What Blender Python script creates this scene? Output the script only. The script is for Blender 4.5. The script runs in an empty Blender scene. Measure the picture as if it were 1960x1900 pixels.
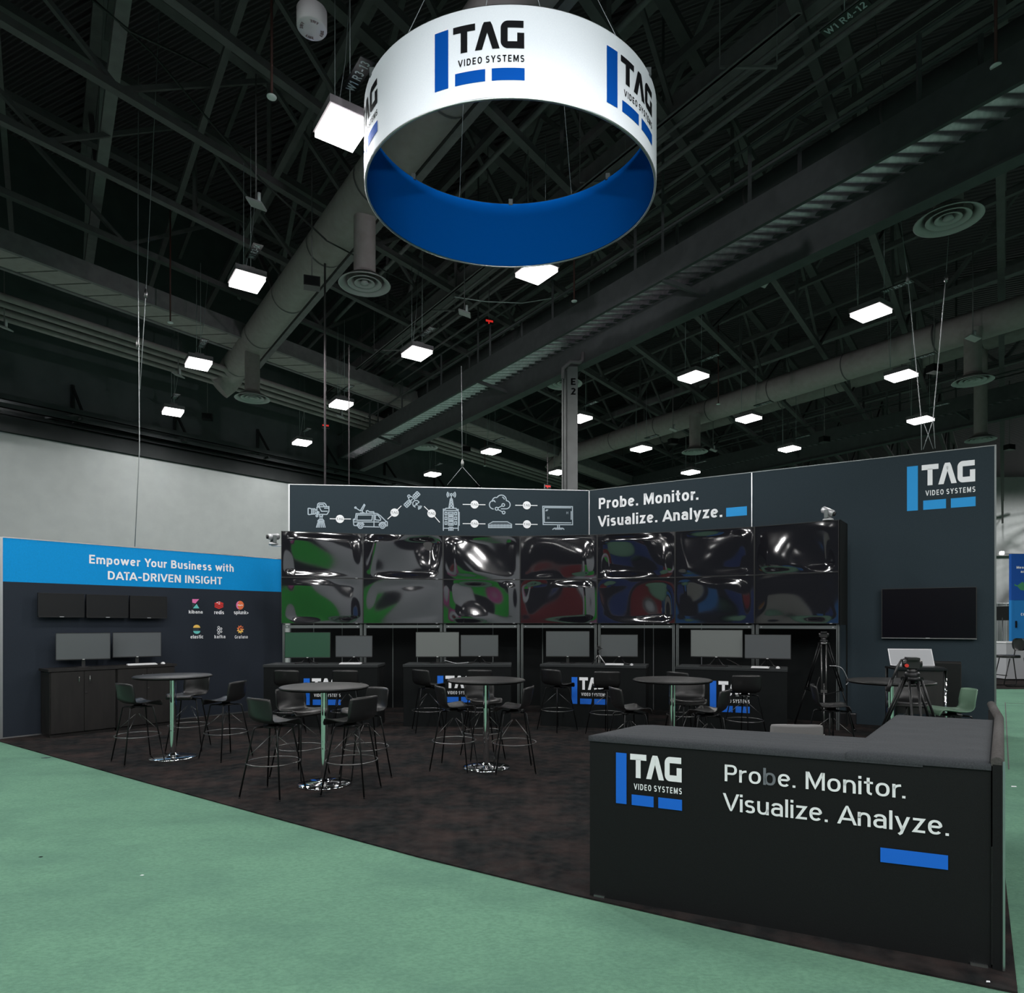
import bpy, bmesh, math, random
from mathutils import Vector, Matrix

# ------------------------------------------------------------------ camera, world, exposure
SC = bpy.context.scene
COL = SC.collection
F, CX, HY, HC = 1290.0, 980.0, 1190.0, 1.765          # focal length in photo pixels, principal column, horizon row, eye height
cam_data = bpy.data.cameras.new('camera')
cam_data.sensor_fit = 'HORIZONTAL'
cam_data.sensor_width = 36.0
cam_data.lens = 36.0 * F / 1960.0
cam_data.shift_y = (HY - 950.0) / 1960.0
cam_data.clip_end = 300
cam = bpy.data.objects.new('camera', cam_data)
COL.objects.link(cam)
cam.location = (0, 0, HC)
cam.rotation_euler = (math.pi / 2, 0, 0)
SC.camera = cam
SC.view_settings.view_transform = 'Standard'
SC.view_settings.look = 'None'
SC.view_settings.exposure = 0.0
SC.view_settings.gamma = 1.0
SC.view_settings.use_curve_mapping = False
world = bpy.data.worlds.new('hall_air')
world.use_nodes = True
wb = world.node_tree.nodes['Background']
wb.inputs['Color'].default_value = (0.62, 0.72, 0.80, 1)
wb.inputs['Strength'].default_value = 0.035
SC.world = world
LAMP_W = 322.0

# ------------------------------------------------------------------ helpers
def fl(px, py, z=0.0):
    """world point at height z seen at photo pixel (px, py)"""
    Y = F * (HC - z) / (py - HY)
    return Vector(((px - CX) / F * Y, Y, z))

def at(px, py, Y):
    return Vector(((px - CX) / F * Y, Y, HC - (py - HY) / F * Y))

def srgb(r, g, b):
    def f(c):
        c = c / 255.0
        return c / 12.92 if c <= 0.04045 else ((c + 0.055) / 1.055) ** 2.4
    return (f(r), f(g), f(b))

class MB:
    def __init__(s):
        s.v, s.f, s.m, s.sm = [], [], [], []
    def face(s, pts, m=0, smooth=False):
        b = len(s.v)
        s.v += [tuple(p) for p in pts]
        s.f.append(tuple(range(b, b + len(pts)))); s.m.append(m); s.sm.append(smooth)
    def grid(s, rows, m=0, smooth=True, close_u=False, close_v=False):
        b = len(s.v); nr = len(rows); nc = len(rows[0])
        for r in rows: s.v += [tuple(p) for p in r]
        for i in range(nr if close_v else nr - 1):
            for j in range(nc if close_u else nc - 1):
                i2, j2 = (i + 1) % nr, (j + 1) % nc
                s.f.append((b + i * nc + j, b + i * nc + j2, b + i2 * nc + j2, b + i2 * nc + j)); s.m.append(m); s.sm.append(smooth)
    def hexa(s, p, m=0):
        """p: 4 bottom points then 4 top points"""
        b = len(s.v); s.v += [tuple(q) for q in p]
        for q in ((0, 3, 2, 1), (4, 5, 6, 7), (0, 1, 5, 4), (1, 2, 6, 5), (2, 3, 7, 6), (3, 0, 4, 7)):
            s.f.append(tuple(b + i for i in q)); s.m.append(m); s.sm.append(False)
    def box(s, x0, x1, y0, y1, z0, z1, m=0, M=None):
        p = [Vector(q) for q in ((x0, y0, z0), (x1, y0, z0), (x1, y1, z0), (x0, y1, z0), (x0, y0, z1), (x1, y0, z1), (x1, y1, z1), (x0, y1, z1))]
        if M is not None: p = [M @ q for q in p]
        s.hexa(p, m)
    def prism(s, poly, z0, z1, m=0, bev=0.0):
        n = len(poly)
        if bev > 0:
            c = Vector((sum(p[0] for p in poly) / n, sum(p[1] for p in poly) / n))
            # inset polygon by edge offsets
            ins = []
            for i in range(n):
                p0, p1, p2 = Vector(poly[i - 1][:2]), Vector(poly[i][:2]), Vector(poly[(i + 1) % n][:2])
                d1, d2 = (p1 - p0).normalized(), (p2 - p1).normalized()
                n1, n2 = Vector((-d1.y, d1.x)), Vector((-d2.y, d2.x))
                k = n1 + n2
                ins.append(p1 + k * (bev / max(0.3, k.dot(n1))))
            rings = [[(p[0], p[1], z0) for p in poly], [(p[0], p[1], z1 - bev) for p in poly], [(p.x * .3 + q[0] * .7, p.y * .3 + q[1] * .7, z1 - bev * .3) for p, q in zip(ins, poly)], [(p.x, p.y, z1) for p in ins]]
        else:
            rings = [[(p[0], p[1], z0) for p in poly], [(p[0], p[1], z1) for p in poly]]
        b = len(s.v)
        for r in rings: s.v += r
        for k in range(len(rings) - 1):
            for i in range(n):
                j = (i + 1) % n
                s.f.append((b + k * n + i, b + k * n + j, b + (k + 1) * n + j, b + (k + 1) * n + i)); s.m.append(m); s.sm.append(False)
        s.f.append(tuple(b + (len(rings) - 1) * n + i for i in range(n))); s.m.append(m); s.sm.append(False)
        s.f.append(tuple(b + i for i in reversed(range(n)))); s.m.append(m); s.sm.append(False)
    def tube(s, path, r, seg=8, m=0, caps=True, closed=False, smooth=True):
        P = [Vector(p) for p in path]; n = len(P)
        rr = r if isinstance(r, (list, tuple)) else [r] * n
        rows = []; ref = None
        for i in range(n):
            if closed: t = P[(i + 1) % n] - P[i - 1]
            elif i == 0: t = P[1] - P[0]
            elif i == n - 1: t = P[-1] - P[-2]
            else: t = (P[i + 1] - P[i]).normalized() + (P[i] - P[i - 1]).normalized()
            t = t.normalized() if t.length > 1e-9 else Vector((0, 0, 1))
            if ref is None: ref = Vector((0, 0, 1)) if abs(t.z) < 0.9 else Vector((1, 0, 0))
            a = t.cross(ref)
            if a.length < 1e-5: a = t.cross(Vector((0.3, 1, 0.2)))
            a.normalize(); c = a.cross(t).normalized(); ref = c
            rows.append([P[i] + (a * math.cos(2 * math.pi * k / seg) + c * math.sin(2 * math.pi * k / seg)) * rr[i] for k in range(seg)])
        s.grid(rows, m, smooth, close_u=True, close_v=closed)
        if caps and not closed:
            s.face(list(reversed(rows[0])), m); s.face(rows[-1], m)
    def bar(s, p0, p1, w, h, m=0, up=(0, 0, 1)):
        p0, p1 = Vector(p0), Vector(p1); t = (p1 - p0).normalized(); u = Vector(up)
        if abs(t.dot(u)) > 0.99: u = Vector((1, 0, 0))
        a = t.cross(u).normalized() * (w / 2); c = a.cross(t).normalized() * (h / 2)
        s.hexa([p0 - a - c, p0 + a - c, p1 + a - c, p1 - a - c, p0 - a + c, p0 + a + c, p1 + a + c, p1 - a + c], m)
    def lathe(s, prof, c=(0, 0, 0), seg=32, m=0, smooth=True):
        rows = [[(c[0] + r * math.cos(2 * math.pi * k / seg), c[1] + r * math.sin(2 * math.pi * k / seg), c[2] + z) for k in range(seg)] for r, z in prof]
        s.grid(rows, m, smooth, close_u=True)
    def build(s, name, mats, parent=None, loc=None):
        me = bpy.data.meshes.new(name)
        me.from_pydata(s.v, [], s.f)
        if not isinstance(mats, (list, tuple)): mats = [mats]
        for q in mats: me.materials.append(q)
        me.polygons.foreach_set('material_index', s.m)
        me.polygons.foreach_set('use_smooth', s.sm)
        bm = bmesh.new(); bm.from_mesh(me)
        bmesh.ops.remove_doubles(bm, verts=bm.verts, dist=1e-5)
        bmesh.ops.recalc_face_normals(bm, faces=bm.faces)
        bm.to_mesh(me); bm.free()
        me.update()
        o = bpy.data.objects.new(name, me); COL.objects.link(o)
        if parent is not None: o.parent = parent
        if loc is not None: o.location = loc
        return o

def tag(o, label=None, cat=None, group=None, kind=None):
    if label: o['label'] = label
    if cat: o['category'] = cat
    if group: o['group'] = group
    if kind: o['kind'] = kind
    return o

def thing(name, label, cat, loc=(0, 0, 0), rz=0.0, group=None):
    o = bpy.data.objects.new(name, None); COL.objects.link(o)
    o.empty_display_size = 0.1
    o.location = loc; o.rotation_euler = (0, 0, rz)
    return tag(o, label, cat, group)

def struct(o):
    o['kind'] = 'structure'; return o

def dup(root, loc, rz, label, group=None):
    r = root.copy(); COL.objects.link(r); r.location = loc; r.rotation_euler = (0, 0, rz); r['label'] = label
    if group: r['group'] = group
    def rec(src, dst):
        for ch in list(src.children):
            c = ch.copy(); COL.objects.link(c); c.parent = dst; rec(ch, c)
    rec(root, r)
    return r

# ------------------------------------------------------------------ materials
def mat(name, col, rough=0.6, metal=0.0, spec=0.5, emit=None, estr=0.0, coat=0.0):
    m = bpy.data.materials.new(name); m.use_nodes = True
    b = m.node_tree.nodes['Principled BSDF']
    b.inputs['Base Color'].default_value = (*col, 1); b.inputs['Roughness'].default_value = rough
    b.inputs['Metallic'].default_value = metal; b.inputs['Specular IOR Level'].default_value = spec
    b.inputs['Coat Weight'].default_value = coat
    if emit: b.inputs['Emission Color'].default_value = (*emit, 1); b.inputs['Emission Strength'].default_value = estr
    return m

def noisy(name, c0, c1, scale, rough=0.9, spec=0.2, bump=0.0, bscale=None, detail=4, blot=None, coords='Object', stretch=(1, 1, 1)):
    """two-tone noise base with optional larger blotches and a fine bump"""
    m = mat(name, c0, rough, 0, spec); nt = m.node_tree; N = nt.nodes; L = nt.links
    b = N['Principled BSDF']
    tc = N.new('ShaderNodeTexCoord'); mp = N.new('ShaderNodeMapping'); L.new(tc.outputs[coords], mp.inputs['Vector'])
    mp.inputs['Scale'].default_value = stretch
    n = N.new('ShaderNodeTexNoise'); n.inputs['Scale'].default_value = scale; n.inputs['Detail'].default_value = detail
    L.new(mp.outputs[0], n.inputs['Vector'])
    r = N.new('ShaderNodeValToRGB'); r.color_ramp.elements[0].position = 0.33; r.color_ramp.elements[1].position = 0.67
    r.color_ramp.elements[0].color = (*c0, 1); r.color_ramp.elements[1].color = (*c1, 1)
    L.new(n.outputs['Fac'], r.inputs['Fac'])
    out = r.outputs['Color']
    if blot:
        bs, bc, amt = blot
        n2 = N.new('ShaderNodeTexNoise'); n2.inputs['Scale'].default_value = bs; n2.inputs['Detail'].default_value = 5
        n2.inputs['Roughness'].default_value = 0.65
        L.new(mp.outputs[0], n2.inputs['Vector'])
        r2 = N.new('ShaderNodeValToRGB'); r2.color_ramp.elements[0].position = 0.42; r2.color_ramp.elements[1].position = 0.68
        r2.color_ramp.elements[0].color = (0, 0, 0, 1); r2.color_ramp.elements[1].color = (amt, amt, amt, 1)
        L.new(n2.outputs['Fac'], r2.inputs['Fac'])
        mx = N.new('ShaderNodeMix'); mx.data_type = 'RGBA'
        L.new(r2.outputs['Color'], mx.inputs['Factor']); L.new(out, mx.inputs['A']); mx.inputs['B'].default_value = (*bc, 1)
        out = mx.outputs['Result']
    L.new(out, b.inputs['Base Color'])
    if bump > 0:
        n3 = N.new('ShaderNodeTexNoise'); n3.inputs['Scale'].default_value = bscale or scale * 3
        L.new(tc.outputs[coords], n3.inputs['Vector'])
        bp = N.new('ShaderNodeBump'); bp.inputs['Strength'].default_value = bump; bp.inputs['Distance'].default_value = 0.01
        L.new(n3.outputs['Fac'], bp.inputs['Height']); L.new(bp.outputs[0], b.inputs['Normal'])
    return m

M = {}
M['green_carpet'] = noisy('green_carpet', (0.1145, 0.2377, 0.1668), (0.1503, 0.3007, 0.2085), 38, 1.0, 0.05, 0.5, 160, 6, blot=(0.9, (0.085, 0.175, 0.135), 0.55), stretch=(1, 1.6, 1))
M['booth_carpet'] = noisy('booth_carpet', (0.0087, 0.0101, 0.0111), (0.0226, 0.0233, 0.0233), 9, 1.0, 0.05, 0.5, 140, 8, blot=(2.2, (0.060, 0.040, 0.036), 0.5))
M['slate'] = noisy('slate_fabric', (0.0186, 0.0305, 0.0395), (0.0269, 0.0420, 0.0524), 160, 0.85, 0.25, 0.1, 300)
M['left_slate'] = noisy('dark_slate_fabric', (0.0144, 0.0197, 0.0298), (0.0206, 0.0278, 0.0394), 160, 0.85, 0.25, 0.1, 300)
M['black_cloth'] = noisy('black_cloth', (0.0042, 0.0056, 0.0060), (0.0069, 0.0088, 0.0093), 120, 0.9, 0.2, 0.15, 260)
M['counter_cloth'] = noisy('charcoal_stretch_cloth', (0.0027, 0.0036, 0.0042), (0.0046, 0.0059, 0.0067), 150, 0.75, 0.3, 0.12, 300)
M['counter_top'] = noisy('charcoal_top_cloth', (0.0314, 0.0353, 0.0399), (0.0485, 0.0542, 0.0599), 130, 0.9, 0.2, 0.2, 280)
M['roll'] = noisy('grey_roll_cloth', (0.0595, 0.0560, 0.0546), (0.0840, 0.0805, 0.0784), 60, 0.9, 0.2, 0.2, 120)
M['blue_band'] = noisy('blue_print', (0.0, 0.255, 0.62), (0.0, 0.285, 0.70), 60, 0.75, 0.2)
M['print_white'] = mat('print_white', (0.90, 0.92, 0.95), 0.6)
M['print_grey'] = mat('print_faded_grey', (0.16, 0.175, 0.20), 0.6)
M['print_black'] = mat('print_black', (0.006, 0.006, 0.007), 0.9, 0, 0.12)
M['print_blue'] = mat('print_blue', (0.0, 0.145, 0.72), 0.6)
M['print_navy'] = mat('print_navy', (0.0, 0.058, 0.30), 0.9, 0, 0.1)
M['print_cyan'] = mat('print_cyan', (0.0, 0.31, 0.74), 0.6)
M['print_line'] = mat('print_line', (0.4420, 0.5270, 0.5950), 0.6)
for k, c in dict(pink=(238, 120, 180), teal=(110, 210, 205), red=(214, 50, 45), orange=(240, 120, 70), yellow=(250, 205, 100), dim=(45, 55, 62), amber=(245, 160, 90)).items():
    M['p_' + k] = mat('print_' + k, srgb(*c), 0.6)
M['ring_white'] = noisy('ring_white_fabric', (0.6880, 0.7052, 0.7396), (0.7224, 0.7396, 0.7654), 90, 0.9, 0.1)
M['ring_blue'] = mat('ring_blue_fabric', (0.0000, 0.1098, 0.4704), 0.9, 0, 0.05)
M['alu'] = mat('brushed_aluminium', (0.55, 0.57, 0.58), 0.35, 1.0)
M['alu_dark'] = mat('grey_aluminium_profile', (0.16, 0.18, 0.18), 0.45, 0.8)
M['chrome'] = mat('chrome', (0.88, 0.89, 0.90), 0.06, 1.0)
M['shell'] = noisy('black_moulded_plastic', (0.0090, 0.0095, 0.0100), (0.0110, 0.0115, 0.0120), 200, 0.36, 0.5, 0.04, 500)
M['grey_shell'] = mat('light_grey_plastic', (0.1680, 0.1680, 0.1680), 0.5)
M['black_metal'] = mat('black_metal', (0.015, 0.016, 0.017), 0.35, 0.6)
M['gun_metal'] = mat('gunmetal_steel', (0.20, 0.20, 0.20), 0.3, 0.9)
M['table_top'] = noisy('charcoal_laminate', (0.0024, 0.0025, 0.0028), (0.0038, 0.0040, 0.0043), 90, 0.5, 0.25)
M['cabinet'] = noisy('black_ash_laminate', (0.0078, 0.0072, 0.0072), (0.0132, 0.0120, 0.0114), 14, 0.5, 0.4, stretch=(1, 1, 0.15))
M['plastic'] = mat('black_plastic', (0.012, 0.012, 0.013), 0.35)
M['screen_matte'] = mat('matte_screen', (0.085, 0.094, 0.100), 0.30, 0, 0.6)
M['screen_green_refl'] = mat('green_reflection_screen', (0.022, 0.082, 0.045), 0.33, 0, 0.5)  # green reflection of the surroundings put into the screen colour
M['screen_pale_refl'] = mat('pale_reflection_screen', (0.150, 0.165, 0.160), 0.36, 0, 0.5)  # brighter reflection on two screens put into their base colour
M['screen_black'] = mat('gloss_screen', (0.003, 0.003, 0.006), 0.25, 0, 0.15)
M['screen_tv'] = mat('dark_matte_screen', (0.008, 0.009, 0.010), 0.35, 0, 0.4)
M['screen_foil'] = mat('foil_covered_screen', (0.010, 0.010, 0.013), 0.06, 0.0, 0.5)
b_ = M['screen_foil'].node_tree.nodes['Principled BSDF']; b_.inputs['IOR'].default_value = 2.1
M['white_plastic'] = mat('white_plastic', (0.7, 0.71, 0.72), 0.4)
M['silver'] = mat('silver_plastic', (0.5, 0.51, 0.53), 0.35, 0.4)
M['red_plastic'] = mat('red_plastic', (0.6, 0.03, 0.02), 0.4)
M['hall_white'] = noisy('painted_white_wall', (0.2632, 0.2790, 0.2790), (0.2843, 0.3000, 0.3000), 3, 0.9, 0.1)
M['hall_dark'] = noisy('painted_dark_wall', (0.0707, 0.0773, 0.0815), (0.0849, 0.0914, 0.0959), 2, 0.9, 0.1)
M['steel'] = noisy('painted_grey_steel', (0.15, 0.13, 0.14), (0.185, 0.162, 0.174), 5, 0.7, 0.2)
M['steel_dark'] = noisy('dark_painted_steel', (0.09, 0.078, 0.084), (0.108, 0.095, 0.102), 5, 0.7, 0.2)
M['shade_black'] = noisy('wall_shade_black', (0.020, 0.022, 0.023), (0.026, 0.028, 0.029), 2, 0.9, 0.1)  # extra dark, stands in for shade on the wall strip by the ledge
M['walk_steel'] = noisy('walkway_grey_paint', (0.064, 0.064, 0.068), (0.078, 0.078, 0.082), 5, 0.7, 0.2)
M['column_paint'] = noisy('column_paint', (0.1512, 0.1562, 0.1562), (0.1714, 0.1764, 0.1764), 5, 0.8, 0.2)
M['duct'] = noisy('grey_duct_cloth', (0.275, 0.228, 0.232), (0.315, 0.265, 0.27), 6, 0.8, 0.2)
M['diffuser'] = mat('diffuser_paint', (0.38, 0.35, 0.365), 0.6)
M['galv'] = noisy('galvanised_deck', (0.5063, 0.4104, 0.4901), (0.7088, 0.5643, 0.6683), 14, 0.32, 0.5); M['galv'].node_tree.nodes['Principled BSDF'].inputs['Metallic'].default_value = 0.85
M['cable'] = mat('steel_cable', (0.30, 0.32, 0.33), 0.5, 0.5)
M['black_cable'] = mat('black_cable', (0.01, 0.01, 0.01), 0.6)
M['red_pipe'] = mat('red_sprinkler_pipe', (0.06, 0.012, 0.010), 0.6)
M['glow'] = mat('lamp_glow', (1, 1, 1), 0.5, 0, 0.5, (1.0, 0.99, 0.97), 7.0)
M['red_glow'] = mat('red_sign_glow', (0.3, 0.0, 0.0), 0.5, 0, 0.5, (1.0, 0.04, 0.03), 0.5)
M['sign_text'] = mat('sign_lettering_grey', (0.42, 0.46, 0.50), 0.6)

# roof deck: corrugated bump
m = mat('corrugated_roof_deck', (0.112, 0.084, 0.100), 0.6, 0.2, 0.3)
nt = m.node_tree; tc = nt.nodes.new('ShaderNodeTexCoord'); mp = nt.nodes.new('ShaderNodeMapping'); mp.inputs['Rotation'].default_value = (0, 0, math.radians(25))
wv = nt.nodes.new('ShaderNodeTexWave'); wv.inputs['Scale'].default_value = 1.5; wv.bands_direction = 'Y'
bp = nt.nodes.new('ShaderNodeBump'); bp.inputs['Strength'].default_value = 1.0; bp.inputs['Distance'].default_value = 0.15
nt.links.new(tc.outputs['Object'], mp.inputs[0]); nt.links.new(mp.outputs[0], wv.inputs[0]); nt.links.new(wv.outputs['Fac'], bp.inputs['Height'])
nt.links.new(bp.outputs[0], nt.nodes['Principled BSDF'].inputs['Normal']); M['roof'] = m

# ------------------------------------------------------------------ flat graphics: planes, strokes, lettering
class Plane:
    def __init__(s, O, u, v=(0, 0, 1)):
        s.O = Vector(O); s.u = Vector(u).normalized(); s.v = Vector(v).normalized(); s.n = s.u.cross(s.v)
        if s.n.dot(Vector((0, 0, HC)) - s.O) < 0: s.n = -s.n
    def pt(s, a, b, d=0.0): return s.O + s.u * a + s.v * b + s.n * d
    def hit(s, px, py):
        d = Vector(((px - CX) / F, 1, (HY - py) / F)); o = Vector((0, 0, HC))
        t = (s.O - o).dot(s.n) / d.dot(s.n); p = o + d * t - s.O
        return p.dot(s.u), p.dot(s.v)

def ell(cx, cy, rx, ry, a0, a1, n=14, e=2.35):
    out = []
    for i in range(n + 1):
        a = math.radians(a0 + (a1 - a0) * i / n); c, s_ = math.cos(a), math.sin(a)
        out.append((cx + rx * math.copysign(abs(c) ** (2 / e), c), cy + ry * math.copysign(abs(s_) ** (2 / e), s_)))
    return out

def stroke_quads(path, w, closed=False, maxseg=0.25):
    """quads (2-D) of a polyline of width w with mitred corners and flat ends"""
    P = []
    pts = list(path) + ([path[0]] if closed else [])
    for i in range(len(pts) - 1):
        a, b = pts[i], pts[i + 1]; d = math.hypot(b[0] - a[0], b[1] - a[1])
        if d < 1e-6: continue
        k = max(1, int(math.ceil(d / maxseg)))
        for q in range(k): P.append((a[0] + (b[0] - a[0]) * q / k, a[1] + (b[1] - a[1]) * q / k))
    if not closed: P.append(pts[-1])
    n = len(P); Ls, Rs = [], []
    for i in range(n):
        if closed: p0, p2 = P[i - 1], P[(i + 1) % n]
        else: p0, p2 = P[max(0, i - 1)], P[min(n - 1, i + 1)]
        p = P[i]
        d1 = (p[0] - p0[0], p[1] - p0[1]); d2 = (p2[0] - p[0], p2[1] - p[1])
        l1 = math.hypot(*d1); l2 = math.hypot(*d2)
        if l1 < 1e-9: d1, l1 = d2, l2
        if l2 < 1e-9: d2, l2 = d1, l1
        n1 = (-d1[1] / l1, d1[0] / l1); n2 = (-d2[1] / l2, d2[0] / l2)
        k = (n1[0] + n2[0], n1[1] + n2[1]); dd = k[0] * n1[0] + k[1] * n1[1]
        sc = min(1 / max(dd, 0.15), 2.6) * w / 2
        Ls.append((p[0] + k[0] * sc, p[1] + k[1] * sc)); Rs.append((p[0] - k[0] * sc, p[1] - k[1] * sc))
    return [[Ls[i], Rs[i], Rs[(i + 1) % n], Ls[(i + 1) % n]] for i in range(n if closed else n - 1)]

def clip_y(poly, y0, y1):
    for lim, sg in ((y0, 1), (y1, -1)):
        out = []
        for i in range(len(poly)):
            a, b = poly[i - 1], poly[i]; ia, ib = (a[1] - lim) * sg >= -1e-9, (b[1] - lim) * sg >= -1e-9
            if ia != ib:
                t = (lim - a[1]) / (b[1] - a[1]); out.append((a[0] + (b[0] - a[0]) * t, lim))
            if ib: out.append(b)
        poly = out
        if len(poly) < 3: return None
    return poly

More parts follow.
